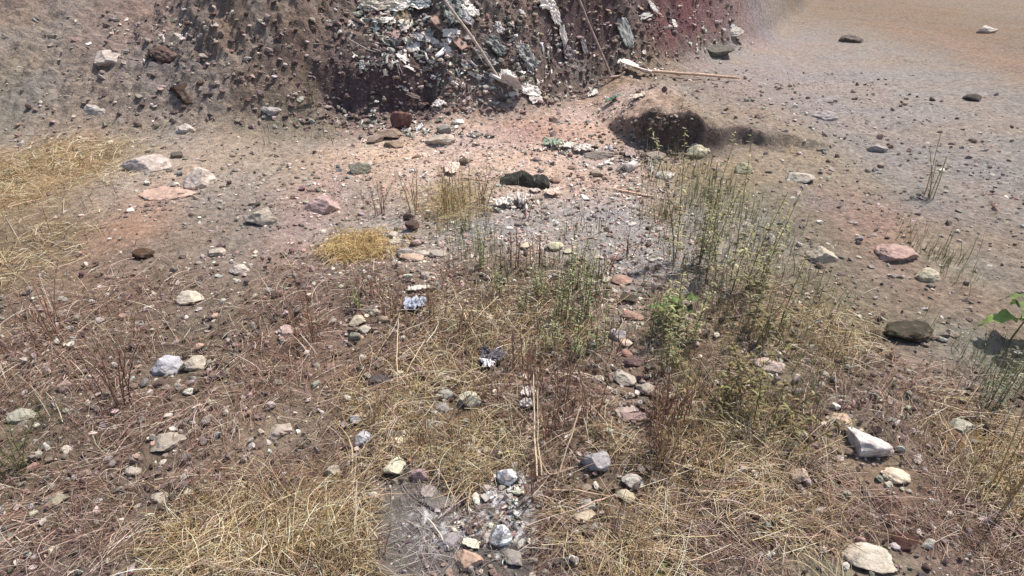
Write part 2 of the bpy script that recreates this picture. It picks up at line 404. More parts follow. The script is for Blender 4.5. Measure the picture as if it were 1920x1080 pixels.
kk = ((((x-mp.x)/.15)**2+((y-mp.y)/.14)**2) > 1)|(RNG.random(len(x)) < .3); x, y, sz = x[kk], y[kk], sz[kk]
kk = ((((x2-mp.x)/.15)**2+((y2-mp.y)/.14)**2) > 1); x2, y2, sz2 = x2[kk], y2[kk], sz2[kk]
x4, y4 = scatter(8000, [wz(*a) for a in [(960,330,360,110,.8),(780,300,160,60,1),(1130,310,160,70,1),(960,460,380,50,1),(960,540,360,60,.9)]], seed=24, ymin=2.0, ymax=5.6, wide=.45, clear=False)
sz4 = .004+.011*RNG.random(len(x4))**2.5
sz3 = (.005+.011*RNG.random(len(x3))**2)*(.75+.2*y3)
V, Fq, c = merge([pebbles(x4, y4, sz4, [(196,164,148),(206,186,166),(222,212,200),(170,140,126),(150,136,124),(186,150,130),(112,94,84)], flat=(.3,.7)), pebbles(x, y, sz, STN), pebbles(x2, y2, sz2, STN), pebbles(x3, y3, sz3, STN+[(92,74,66),(84,66,60),(116,96,84)], flat=(.5,1.0), sink=-.6)])
tag(mesh_obj('gravel', V, Fq, M_stone, col=c, smooth=False), 'small angular gravel and crumbs of rubble strewn over the ground', 'gravel', kind='stuff')
def px_scatter(specs):
    X, Y, Sz = [], [], []
    for px, py, rx, ry, n, s in specs:
        for _ in range(n):
            P = at(px+random.gauss(0, rx/2), py+random.gauss(0, ry/2)); X.append(P.x); Y.append(P.y); Sz.append(s*random.uniform(.4, 1.5))
    return np.array(X), np.array(Y), np.array(Sz)
# clods and crumbs tumbling down the bank
nb = 16000
x = np.clip(RNG.normal(-.1, 1.35, nb), -4, 2.3+.4*RNG.random(nb)); wob = .14*fbm(x*1.3, x*0+5*.4, 3, 5)
y = np.interp(x, BX, BY)+RNG.uniform(-.16, 1.5, nb)*RNG.random(nb)**.4
xa, ya, sa_ = px_scatter([(1205,292,90,14,140,.016),(1170,250,50,30,60,.014),(1240,232,60,12,60,.014),(1215,260,70,30,50,.016)])
V, Fq, c = merge([pebbles(xa, ya, sa_, [(150,126,112),(128,106,94),(182,160,144)]), pebbles(x, y, (.0035+.034*RNG.random(nb)**8), [(150, 128, 118), (134, 112, 104), (168, 146, 132), (120, 100, 92), (144, 114, 108), (186, 168, 154), (206, 192, 176)])])
tag(mesh_obj('clods', V, Fq, M_soil, col=c, smooth=False), 'dark crumbling clods of earth spilling down the bank', 'clods', kind='stuff')

# flakes of white and grey litter on the bank and at its foot
def flakes(x, y, size, cols, lift=.006):
    n = len(x); k = 4
    u = np.linspace(-1, 1, k); U, Wv = np.meshgrid(u, u); U, Wv = U.ravel(), Wv.ravel()
    a = RNG.uniform(0, 2*np.pi, n)
    ex, ey = size*RNG.uniform(.6, 1.5, n), size*RNG.uniform(.2, .7, n)
    lx = ex[:, None]*(U[None]+.25*RNG.standard_normal((n, 16))); ly = ey[:, None]*(Wv[None]+.25*RNG.standard_normal((n, 16)))
    e = .06
    gx_ = (H(x+e, y)-H(x-e, y))/(2*e); gy_ = (H(x, y+e)-H(x, y-e))/(2*e)
    Nn = norm(np.stack([-gx_, -gy_, np.ones(n)], 1)+.35*RNG.standard_normal((n, 3)))
    T1 = norm(np.cross(np.tile([0., 1., 0.], (n, 1)), Nn)); T2 = np.cross(Nn, T1)
    l1 = lx*np.cos(a)[:, None]-ly*np.sin(a)[:, None]; l2 = lx*np.sin(a)[:, None]+ly*np.cos(a)[:, None]
    hh = lift+size[:, None]*.4*np.abs(RNG.standard_normal((n, 16)))
    top = np.stack([x, y, H(x, y)], 1)[:, None]+l1[..., None]*T1[:, None]+l2[..., None]*T2[:, None]+hh[..., None]*Nn[:, None]
    bot = top-.0015*Nn[:, None]
    V = np.concatenate([top, bot], 1).reshape(-1, 3)
    i = np.arange(16).reshape(4, 4)
    q = np.stack([i[:-1, :-1], i[:-1, 1:], i[1:, 1:], i[1:, :-1]], -1).reshape(-1, 4)
    ring = [0,1,2,3,7,11,15,14,13,12,8,4]
    s_ = np.array([(ring[j], ring[j]+16, ring[(j+1) % 12]+16, ring[(j+1) % 12]) for j in range(12)])
    Fb = np.concatenate([q, q[:, ::-1]+16, s_])
    Fq = (Fb[None]+(np.arange(n)*32)[:, None, None]).reshape(-1, 4)
    return V, Fq, np.repeat(pal(cols, n, .15), 32, 0)
WHT = [(232, 218, 200), (208, 194, 178), (186, 174, 160), (158, 152, 142), (240, 228, 210), (120, 112, 104)]
x, y, s = px_scatter([(720,40,80,50,80,.026),(790,85,90,60,110,.024),(700,120,60,30,35,.015),(860,130,80,50,60,.018),(960,60,70,70,60,.018),(900,170,90,30,40,.014),(1010,120,60,50,40,.018),(1040,60,40,60,30,.016),(990,150,60,30,40,.016),
      (1180,90,80,80,40,.014),(1230,140,50,40,30,.012),(750,245,90,20,80,.020),(870,255,70,14,40,.016),(1080,280,70,16,60,.018),(1180,310,80,20,50,.018),(1100,210,100,30,50,.012),
      (970,385,40,12,50,.018),(1150,370,100,20,40,.014),(760,310,100,30,20,.010),(850,980,50,50,30,.006),(950,940,40,90,50,.007),(300,60,250,50,60,.02),(1350,90,60,40,20,.02)])
V, Fq, c = flakes(x, y, s, WHT)
tag(mesh_obj('litter_flakes', V, Fq, M_plastic, col=c), 'tiny torn flakes of white and grey litter sprinkled over bank and earth', 'litter', kind='stuff')
print('stuff done')

# ------------------------------------------------------------------ single stones
def stone(px, py, wpx, hf, df, col, name, cat, label, mat=None, tilt=0, seed=None, cuts=9, group=None, sink=.22, rough=.10, top=None, rz=None):
    if px < 645 or px > 1285: wpx *= .8; sink = .4; rough = max(rough, .12)
    P = at(px, py); k = ppm(P); w = wpx/k
    rr = np.random.default_rng(seed if seed is not None else int(px*7+py*13))
    Vb, Fb = S4 if wpx > 34 else S3
    V = Vb.copy()
    for _ in range(cuts):
        n_ = norm(rr.standard_normal(3)); dd = rr.uniform(.5, .84)
        e = np.clip(V@n_-dd, 0, None); V = V-e[:, None]*n_
    off = rr.uniform(0, 50, 3)
    nz = np.array([mn.fractal(Vector(v*2.2+off), .75, 2.2, 6) for v in V])
    V = V*(1+rough*nz)[:, None]
    V = V/(V.max(0)-V.min(0))*np.array([w, w*df, w*hf])
    V[:, 2] -= V[:, 2].min()
    a = rr.uniform(-.4, .4) if rz is None else rz
    if 340 < py: ROCKS.append((P.x, P.y-w*.12, w*.62+.012))
    R = np.array([[math.cos(a), -math.sin(a), 0], [math.sin(a), math.cos(a), 0], [0, 0, 1]])
    V = V@R.T
    if tilt: V[:, 2] += V[:, 0]*tilt
    V[:, 2] -= w*hf*sink*.95
    Pc = P+Vector((0, w*df*.35, 0)); Pc.z = min(P.z, h1(Pc.x, Pc.y)) if py > 235 else P.z
    col = np.array(col)*.74+np.array((164, 150, 136))*.26*(np.mean(col)/150)
    c = np.tile(lin(col), (len(V), 1))
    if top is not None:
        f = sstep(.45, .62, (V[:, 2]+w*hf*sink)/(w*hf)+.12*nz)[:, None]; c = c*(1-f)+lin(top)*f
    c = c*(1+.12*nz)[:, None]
    o = mesh_obj(name, V, Fb, mat or M_stone, col=np.clip(c, .01, .85), loc=Pc)
    return tag(o, label, cat, group)
GR = (150, 146, 140); PALE = (204, 194, 180); BUFF = (200, 174, 142); DG = (104, 96, 88); MV = (152, 124, 118)
ST = [
 # px, py(bottom), width px, h/w, depth/w, colour, label
 (755,243,42,.95,.8,(138,88,80),'reddish brown clod beside white crumbs at the left foot of the bank',dict(name='clod',cat='clod')),
 (727,262,46,.45,.8,(150,120,100),'dull brown rock left of the pale spiked lump below the bank',{}),
 (700,268,34,.35,.8,(140,116,98),'low brown stone nearest the left edge below the bank',{}),
 (736,277,42,.28,.7,(146,118,92),'flat brown stone edge sunk in the pink tan earth',{}),
 (822,274,58,.40,.6,(190,172,150),'long cream coloured lump with dark underside on the tan earth',{}),
 (833,250,30,.6,.8,(150,146,136),'rounded grey stone half pale, just behind the long cream lump',{}),
 (858,234,24,.5,.8,(226,218,206),'small bright white stone on the dark foot of the bank',{}),
 (918,258,22,.4,.8,(136,116,106),'small brown stone right of the pale stones under the bank',{}),
 (672,327,44,.55,.8,(140,136,112),'mossy grey green stone on the left edge of the tan earth',{}),
 (870,311,20,.85,.9,(150,120,100),'round brown clod standing on the tan earth behind the dead grass',dict(name='clod',cat='clod')),
 (780,297,18,.3,.6,(130,100,80),'small dark flat stone alone on the tan earth',{}),
 (1036,229,18,.6,.8,(160,124,110),'small square pinkish clod under the foot of the bank',dict(name='clod',cat='clod')),
 (1036,256,17,.9,.5,(200,170,150),'upright pinkish chip of stone on the smooth earth left of the terrace',{}),
 (1127,299,58,.24,.6,(146,130,116),'long flat grey slab below the white foam at the foot of the terrace',{}),
 (1182,322,34,.6,.8,(214,200,186),'smooth whitish stone below the broken scarp',{}),
 (1250,336,34,.45,.8,(206,196,182),'pale rubble lump at the right edge below the scarp',{}),
 (1232,302,40,.35,.8,(176,158,142),'dusty pale clod at the bottom of the dark scarp',dict(name='clod',cat='clod')),
 (1118,332,26,.5,.8,(160,140,120),'small grey brown stone between slab and pink rubble',{}),
 (1072,318,14,.5,.8,(150,124,100),'tiny brown stone on the tan earth right of the dark rag',{}),
 (1042,344,22,.5,.8,(160,120,100),'brown pebble close to the right end of the dark rag',{}),
 (766,413,24,.85,.8,(112,90,78),'dark brown stone standing behind another on the grey mud',{}),
 (772,434,27,.8,.9,(96,70,62),'nearly black brown stone in front of its twin on the grey mud',{}),
 (735,447,24,.5,.8,(178,168,152),'pale stone with a dark gap left of the dark brown pair',{}),
 (738,459,26,.35,.7,(190,180,160),'low pale stone just below the pale stone with the gap',{}),
 (777,462,22,.7,.8,(176,142,130),'pink stone directly below the dark brown pair',{}),
 (760,484,38,.45,.8,(160,150,142),'light grey stone right of the golden straw heap',{}),
 (790,482,26,.5,.8,(184,172,154),'cream stone touching the light grey stone by the straw heap',{}),
 (815,482,44,.25,.5,(170,156,140),'long low greyish ridge of stone among small rubble',{}),
 (775,489,50,.22,.5,(196,160,130),'flat orange tan stone under the light grey stone',{}),
 (755,520,24,.4,.8,(120,86,66),'dark rust brown stone below the flat orange tan one',{}),
 (800,524,30,.4,.8,(164,150,136),'grey stone in the brown field above the pale bag',{}),
 (985,469,28,.45,.8,(196,184,148),'cream stone at the top of the field, left of its larger neighbour',{}),
 (1040,470,34,.5,.8,(190,182,140),'larger cream stone partly behind the tall green weeds',{}),
 (1066,476,20,.4,.8,(196,188,150),'smallest cream stone touching the tall green weeds',{}),
 (1122,486,20,.25,.7,(196,180,160),'thin pale stone with black shadow on the grey mud right of the weeds',{}),
 (1224,491,17,.3,.7,(180,166,156),'small lilac grey stone on the open mud near the right edge',{}),
 (1218,432,14,.5,.8,(96,82,74),'small dark stone on the grey mud at upper right',{}),
 (1236,433,14,.5,.8,(200,188,170),'small pale stone right of the small dark one on the mud',{}),
 (1186,423,18,.25,.7,(196,186,172),'flat pale chip on the grey mud at upper right',{}),
 (955,430,14,.25,.7,(220,212,204),'bright white chip on the grey mud, centre',{}),
 (1138,530,24,.5,.8,(186,170,146),'buff stone beside rust coloured weeds on the right',{}),
 (1164,535,40,.45,.7,(176,132,110),'salmon coloured brick fragment above the dark olive stone',dict(name='brick_fragment',cat='brick',mat='B')),
 (1182,570,40,.5,.7,(88,78,60),'dark olive stone with smooth face right of the weeds',dict(rough=.05,tilt=-.2)),
 (1186,600,44,.4,.6,(164,122,104),'reddish brick piece just below the dark olive stone',dict(name='brick_fragment',cat='brick',mat='B')),
 (668,612,30,.6,.8,(190,172,142),'buff stone with dark hollow at the left edge of the field',{}),
 (684,626,26,.5,.8,(180,172,148),'pale stone right of and below the buff stone with the hollow',{}),
 (663,640,24,.9,.8,(140,140,120),'grey green stone standing at the left edge',{}),
 (718,605,20,.7,.8,(184,156,128),'small round tan stone above the left dead stalks',{}),
 (705,590,16,.6,.8,(180,150,124),'tiny tan stone left of the pale blue bag',{}),
 (837,571,14,.6,.8,(198,160,136),'small peach stone right of the pale blue bag',{}),
 (872,572,14,.8,.8,(204,170,140),'small upright tan stone in the straw above centre',{}),
 (1158,641,34,.75,.8,(190,180,178),'pale lilac grey stone, the upper of two on the right',dict(rough=.06)),
 (1175,652,24,.5,.8,(218,190,160),'cream oval stone just below the pale lilac grey one',dict(rough=.03,cuts=3)),
 (1176,669,22,.5,.8,(160,112,96),'small brick red piece under the cream oval stone',dict(name='brick_fragment',cat='brick',mat='B')),
 (1187,688,36,.5,.7,(118,88,84),'dark purple stone with black underside on the right',{}),
 (1172,722,48,.42,.8,(176,166,148),'broad pale grey slab below the dark purple stone',dict(tilt=-.2)),
 (1208,738,36,.5,.8,(166,152,132),'grey buff stone tucked against the rust stalks on the right',{}),
 (1180,778,44,.28,.7,(184,158,146),'pinkish flat stone, the upper of a leaning pair on the right',{}),
 (1190,791,50,.25,.7,(160,128,122),'mauve flat stone, the lower of the leaning pair on the right',{}),
 (709,719,38,.42,.7,(84,78,78),'flat black grey shard on the left of the field',dict(cuts=12,rough=.03)),
 (984,711,20,.4,.8,(210,196,176),'small cream pebble right of the torn black bag',{}),
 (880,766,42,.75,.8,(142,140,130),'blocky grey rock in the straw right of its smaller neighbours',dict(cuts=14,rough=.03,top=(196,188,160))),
 (834,750,32,.5,.8,(150,148,140),'smaller grey stone, upper left of the blocky grey rock',{}),
 (828,775,32,.5,.8,(148,142,134),'low grey stone left of the blocky grey rock',{}),
 (677,836,36,.7,.8,(178,178,182),'bluish white stone near the left edge',{}),
 (664,795,26,.5,.8,(150,148,152),'slate grey stone above the bluish white one at the left edge',{}),
 (737,893,44,.75,.8,(88,76,62),'black brown stone with a pale flake on top at lower left',dict(top=(206,196,166),rz=.2)),  # pale top colour paints the sunlight on the upper side
 (790,903,36,.75,.6,(160,126,122),'mauve pointed stone at lower left',dict(cuts=12)),
 (804,936,36,.5,.8,(160,146,138),'lumpy grey pink stone below the mauve pointed one',{}),
 (818,953,66,.20,.6,(116,108,102),'thin dark grey slab lying across the lower left ground',dict(cuts=12,rough=.04)),
 (912,852,22,.6,.8,(178,166,134),'small round yellow grey stone above the limed stones',dict(cuts=3)),
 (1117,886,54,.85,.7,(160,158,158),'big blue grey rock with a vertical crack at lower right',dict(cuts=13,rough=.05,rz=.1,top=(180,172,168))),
 (1094,833,18,1.2,.8,(150,112,84),'upright rust brown stone standing just above the big blue grey rock',{}),
 (1186,918,42,.5,.8,(180,172,158),'pale grey stone right of and below the big blue grey rock',{}),
 (1100,956,34,.5,.8,(160,160,150),'grey mottled stone under crossed stalks at lower right',{}),
 (1097,979,46,.35,.7,(206,184,152),'buff lens shaped stone under a long stalk at lower right',dict(cuts=4,rough=.04)),
 (1175,943,36,.4,.8,(186,172,136),'straw coloured flat stone at lower right in the grass',{}),
 (1233,1010,26,.6,.8,(170,170,150),'grey green round stone near the lower right corner',dict(cuts=3)),
 (946,912,40,.95,.8,(140,136,134),'grey stone splashed with white lime, the upper of two',dict(mat='L')),
 (920,936,26,.6,.8,(150,146,142),'small stone caked with white lime left of the larger limed one',dict(mat='L')),
 (938,1024,46,.8,.8,(138,136,136),'grey stone splashed with white lime, the lower of two',dict(mat='L')),
 (876,1070,60,.5,.6,(190,148,120),'orange brick lump at the bottom edge of the picture',dict(name='brick_fragment',cat='brick',mat='B')),
 (845,1032,46,.4,.8,(150,140,142),'lilac grey stone touching the orange brick lump at the bottom',{}),
 (1072,1062,26,.8,.7,(200,196,184),'small whitish stone at the bottom edge right of centre',{}),
 (1100,922,22,.4,.8,(150,130,110),'brown grey pebble below the big blue grey rock',{}),
 (966,1060,44,.4,.8,(146,138,128),'grey stone half buried at the bottom edge, centre',{}),
 # left side ground
 (300,112,72,.6,.8,(104,76,68),'large dark brown boulder on the pale slope at upper left',{}),
 (342,192,92,.62,.8,(76,56,44),'largest dark boulder, below another, at upper left',{}),
 (200,122,90,.45,.8,(184,166,154),'pale pinkish boulder left of the dark boulders',{}),
 (178,212,78,.35,.7,(176,164,152),'pale flat rock with shadow beneath at upper left',{}),
 (350,252,60,.5,.8,(188,172,158),'pale rounded rock just below the largest dark boulder',{}),
 (262,322,110,.45,.8,(190,172,160),'broad whitish rock right of the ochre straw',{}),
 (366,352,80,.75,.8,(198,178,162),'tall whitish rock with a dark cleft on its left',{}),
 (332,296,30,.7,.8,(110,96,84),'small dark stone wedged between two whitish rocks',{}),
 (300,374,130,.22,.7,(200,156,134),'long flat peach rock below the whitish rocks',{}),
 (268,486,54,.5,.8,(96,66,44),'dark rust coloured rock on the left ground',{}),
 (505,216,50,.55,.8,(166,156,150),'light grey rock near the dark slope left of centre',{}),
 (490,424,80,.6,.8,(178,162,142),'light grey boulder left of the pink one',{}),
 (606,402,84,.6,.8,(190,152,142),'pink boulder left of the golden straw heap',{}),
 (400,482,50,.45,.8,(176,160,142),'small light rock below the light grey boulder',{}),
 (446,516,50,.55,.8,(188,172,156),'pale rock left of the rust red ground',{}),
 (350,570,60,.5,.8,(198,180,156),'cream rock above the blue white rock on the left',{}),
 (308,702,76,.65,.8,(166,168,178),'blue white rock in the middle of the left ground',{}),
 (360,694,60,.6,.8,(178,164,144),'beige rock touching the blue white rock on the left',{}),
 (535,630,40,.7,.8,(190,156,142),'small pink rock on reddish ground at left',{}),
 (122,736,36,1.1,.8,(176,140,122),'upright salmon rock among brown stalks on the left',{}),
 (36,790,60,.45,.8,(164,162,138),'grey green rock at the far left edge',{}),
 (520,822,60,.5,.8,(176,156,138),'pale rock left of the pebbled centre at lower left',{}),
 (305,850,80,.4,.8,(158,144,126),'broad grey beige rock at lower left',{}),
 (246,892,38,.5,.8,(172,158,140),'small beige rock below the broad grey beige one',{}),
 (292,944,46,.5,.8,(176,162,142),'lighter beige rock left of the tan lower ground',{}),
 (98,950,56,.5,.8,(156,146,116),'olive beige rock at lower left edge',{}),
 (622,892,40,.7,.8,(170,156,134),'pale rock on the tan ground just left of the centre field',{}),
 # right side ground
 (1372,64,60,.4,.8,(180,172,158),'pale rock at the top right of the bank foot',{}),
 (1338,104,100,.35,.7,(104,100,88),'long dark green grey rock at upper right',{}),
 (1604,80,60,.4,.7,(110,98,90),'dark rock on the grey mud at upper right',{}),
 (1830,190,42,.55,.8,(92,82,76),'small dark boulder on the grey mud near the right edge',{}),
 (1856,62,46,.5,.8,(196,178,160),'pale rock at the top right corner',{}),
 (1553,226,56,.5,.8,(180,166,162),'pale lilac rock on the grey mud at right',{}),
 (1304,296,62,.7,.8,(196,186,146),'cream rock at the foot of the tall olive weeds',{}),
 (1394,326,46,.8,.8,(180,170,128),'yellow grey rock right of the cream one in the weeds',{}),
 (1508,342,64,.4,.8,(176,164,144),'beige rock with dark shadow in front of the grey mud',{}),
 (1650,286,44,.6,.8,(176,166,162),'light rock in the middle of the grey mud at right',{}),
 (1548,492,72,.6,.8,(184,168,144),'cream boulder with dark hollow beneath on the right',{}),
 (1742,526,60,.6,.8,(182,172,138),'yellow grey boulder above the dark olive boulder',{}),
 (1690,490,90,.45,.8,(186,144,130),'salmon pink rock on the right ground',{}),
 (1710,640,116,.42,.6,(74,66,48),'dark olive boulder left of the leafy green plant',dict(rough=.05)),
 (1630,862,104,.75,.8,(206,194,188),'big whitish boulder on the lower right ground',dict(rough=.06)),
 (1686,908,64,.5,.8,(222,198,162),'cream oval boulder right of and below the big whitish one',dict(rough=.04,cuts=3)),
 (1582,796,48,.45,.8,(200,164,130),'tan rock above left of the big whitish boulder',{}),
 (1500,822,48,.8,.8,(176,162,118),'yellow olive rock left of the tan rock',{}),
 (1496,908,46,1.2,.8,(190,158,128),'upright tan rock at lower right among stalks',{}),
 (1702,1032,84,.4,.7,(84,50,42),'dark maroon rock near the bottom right',dict(tilt=.4)),
 (1650,1078,120,.35,.7,(196,182,158),'broad pale slab at the bottom edge on the right',{}),
 (1450,700,70,.4,.8,(180,156,140),'pinkish beige rock among olive grass at right',{}),
 (1806,812,60,.5,.8,(166,164,138),'grey green rock near the ochre grass at right',{}),
]
for s_ in ST:
    px, py, w, hf, df, col, lab, kw = s_
    kw = dict(kw); name = kw.pop('name', 'rock' if 'rock' in lab else 'boulder' if 'boulder' in lab else 'stone'); cat = kw.pop('cat', name)
    m = {'B': M_brick, 'L': M_lime}.get(kw.pop('mat', None), M_stone)
    if cat == 'clod': m = M_soil
    stone(px, py, w, hf, df, col, name, cat, lab, mat=m, **kw)
print('stones done')

for px_, py_, r_ in [(778,578,.05),(916,690,.05),(924,680,.06),(990,746,.035),(990,768,.035),(885,1024,.03),(752,830,.02),(682,877,.015),(945,386,.1),(974,384,.12),(1036,368,.06)]:
    P_ = at(px_, py_); ROCKS.append((P_.x, P_.y, r_))
for px_, py_, r_ in [(745,950,.06),(805,985,.075),(752,1030,.075),(720,990,.04),(955,940,.10),(960,1040,.07)]:
    P_ = at(px_, py_); ROCKS.append((P_.x, P_.y, r_))
def lying(n, zs, Lr, rad, cols, lift=.02, seed=0, ymax=4.6, bend=.12, clear=True):
    x, y = scatter(n, zs, seed=seed, ymax=ymax, clear=clear); n = len(x)
    L = RNG.uniform(*Lr, n)
    th = (fbm(x*2.5, y*2.5, 2, 90+seed)*5+RNG.normal(0, .9, n))
    ax, ay = x-np.cos(th)*L/2, y-np.sin(th)*L/2; bx, by = x+np.cos(th)*L/2, y+np.sin(th)*L/2
    mx, my = x-np.sin(th)*L*bend*RNG.standard_t(3, n)*.6, y+np.cos(th)*L*bend*RNG.normal(0, .6, n)
    la, lb = RNG.exponential(lift, n)*.6, RNG.exponential(lift, n); lm = (la+lb)/2+RNG.exponential(lift*.5, n)
    A = np.stack([ax, ay, H(ax, ay)+la+.002], 1); B = np.stack([bx, by, H(bx, by)+lb+.002], 1); Mm = np.stack([mx, my, H(mx, my)+lm+.003], 1)
    s = np.linspace(0, 1, 5)[None, :, None]
    P = (1-s)**2*A[:, None]+2*s*(1-s)*(2*Mm-.5*(A+B))[:, None]+s*s*B[:, None]
    R = (RNG.uniform(.6, 1.25, n)*rad*(.6+.25*y))[:, None]*np.linspace(1, .55, 5)[None]
    V, Fq = tubes(P, R)
    c = np.repeat(pal(cols, n), 15, 0)
    return V, Fq, c

GOLD = [(204, 176, 126), (182, 152, 104), (214, 192, 148), (152, 124, 84), (236, 216, 180), (140, 108, 72)]
BRN = [(156, 122, 100), (138, 102, 84), (184, 156, 132), (108, 80, 68), (160, 120, 102), (214, 190, 168)]
zg = [wz(*a) for a in [(690,465,70,26,1.0),(670,470,60,20,1.0),(780,780,120,100,1),(880,850,130,70,.9),(930,610,160,70,.8),(1170,1010,110,90,.9),(680,960,50,120,.8),
      (740,720,90,60,.7),(860,690,90,60,.6),(1150,820,80,60,.5),(1000,560,90,40,.4),(90,320,140,60,1),(450,1000,160,90,.8),(600,980,70,90,.8),(1880,880,90,140,.8),
      (1560,640,90,50,.6),(560,50,110,30,.7),(60,480,80,70,.6),(1400,850,140,140,.5),(850,385,70,40,.5),(1240,400,30,16,.5),(1190,590,60,30,.5)]]
zb = [wz(*a) for a in [(770,580,150,90,.9),(960,640,220,110,.9),(720,680,90,90,.8),(1040,760,120,150,1),(1190,740,90,110,.8),(800,880,180,120,.8),(1100,950,160,120,.95),
      (1000,1000,120,100,.7),(1180,600,60,60,.5),(840,500,100,40,.3),(1000,500,90,30,.4),(160,640,200,160,.7),(240,860,220,160,.7),(560,600,130,140,.7),(420,700,160,160,.5),
      (1400,650,200,200,.6),(1650,700,200,120,.5),(1600,930,260,120,.7),(1350,1000,140,90,.7),(640,850,60,200,.7),(100,1000,200,90,.6),(450,950,200,120,.6),(1830,1000,120,90,.6)]]
parts = [lying(1300, [wz(695,466,60,22,1)], (.03, .14), .0011, [(212,176,108),(190,152,92),(226,194,134)], .02, 9), lying(350, [wz(850,385,60,30,1)], (.03, .12), .001, [(196,168,110),(180,152,100)], .02, 10), lying(8500, zg, (.035, .19), .00115, GOLD, .018, 1), lying(5000, zg, (.012, .06), .0013, GOLD, .008, 5)]
V, Fq, c = merge(parts)
tag(mesh_obj('golden_straw', V, Fq, M_straw, col=c), 'loose golden straw matted in patches over the stony ground', 'straw', kind='stuff')
parts = [lying(240, [wz(800,990,110,100,1)], (.02, .12), .0009, [(190,176,164),(150,132,118),(206,190,170)], .006, 12, clear=False), lying(8500, zb, (.03, .18), .0011, BRN, .014, 2), lying(7500, zb, (.012, .06), .0014, BRN, .006, 6)]
V, Fq, c = merge(parts)
tag(mesh_obj('withered_stalks', V, Fq, M_straw, col=c), 'brown withered stalks and mulch strewn between the stones', 'dead stalks', kind='stuff')

# short upright grass, uncountable
def upright(n, zs, Lr, wd, cols, seed, lean=.28, ymax=4.6):
    x, y = scatter(n, zs, seed=seed, ymax=ymax); n = len(x)
    L = RNG.uniform(*Lr, n)*(.6+.8*RNG.random(n)); az = RNG.uniform(0, 2*np.pi, n); ln = np.abs(RNG.normal(0, lean, n))
    s = np.linspace(0, 1, 5)
    out = np.stack([np.cos(az), np.sin(az), np.zeros(n)], 1)
    P = np.stack([x, y, H(x, y)-.004], 1)[:, None]+out[:, None]*(L*ln)[:, None, None]*(s**1.8)[None, :, None]
    P[..., 2] += (L*np.sqrt(np.clip(1-ln**2*.6, .1, 1)))[:, None]*s
    w = (RNG.uniform(.7, 1.3, n)*wd*(.55+.25*y))[:, None]*np.array([.7, 1, .9, .6, .15])[None]
    sa = az+RNG.uniform(.6, 2.5, n); side = np.stack([np.cos(sa), np.sin(sa), np.zeros(n)], 1)
    V, Fq = ribbons(P, w, side)
    return V, Fq, np.repeat(pal(cols, n), 15, 0)
GRN = [(132, 130, 84), (112, 116, 70), (150, 146, 102), (104, 102, 62), (128, 136, 96)]
zgreen = [wz(*a) for a in [(1060,560,110,100,1),(960,540,80,50,.7),(900,470,60,50,.6),(870,420,60,22,.8),(1240,640,50,120,.9),(920,620,60,50,.4),(1080,440,50,20,.5),
      (1330,420,110,180,1),(1450,600,120,100,.6),(1860,700,80,80,.7),(1420,760,140,90,.5),(30,800,60,60,.8),(640,200,60,60,.4),(580,240,90,40,.5),(1750,480,60,50,.5),(670,560,30,40,.6),(860,360,60,30,.3),(1120,880,90,90,.35),(840,860,80,50,.4)]]
V, Fq, c = merge([upright(5000, zgreen, (.04, .12), .0026, GRN, 3)])
tag(mesh_obj('green_grass', V, Fq, M_plant, col=c), 'short dull green grass growing through the dead stalks', 'grass', kind='stuff')
zdry = [wz(*a) for a in [(760,560,160,70,.7),(930,600,150,80,.8),(780,380,140,40,.35),(900,350,120,40,.25),(1000,700,100,120,1),(800,800,130,90,.7),(1240,720,50,140,1),(690,700,60,100,.6),(1100,800,120,120,.6),(1080,400,180,20,.2),
      (180,640,180,120,.6),(540,620,120,120,.5),(450,950,200,90,.6),(1350,700,160,150,.6),(1880,880,80,120,.9),(1650,760,140,90,.35),(1180,980,100,90,.5),(70,420,120,60,.4)]]
V, Fq, c = merge([upright(3600, zdry, (.04, .15), .0020, GOLD+BRN+BRN, 4, .35)])
tag(mesh_obj('dry_grass', V, Fq, M_straw, col=c), 'thin dry grass blades standing all over the field', 'dry grass', kind='stuff')

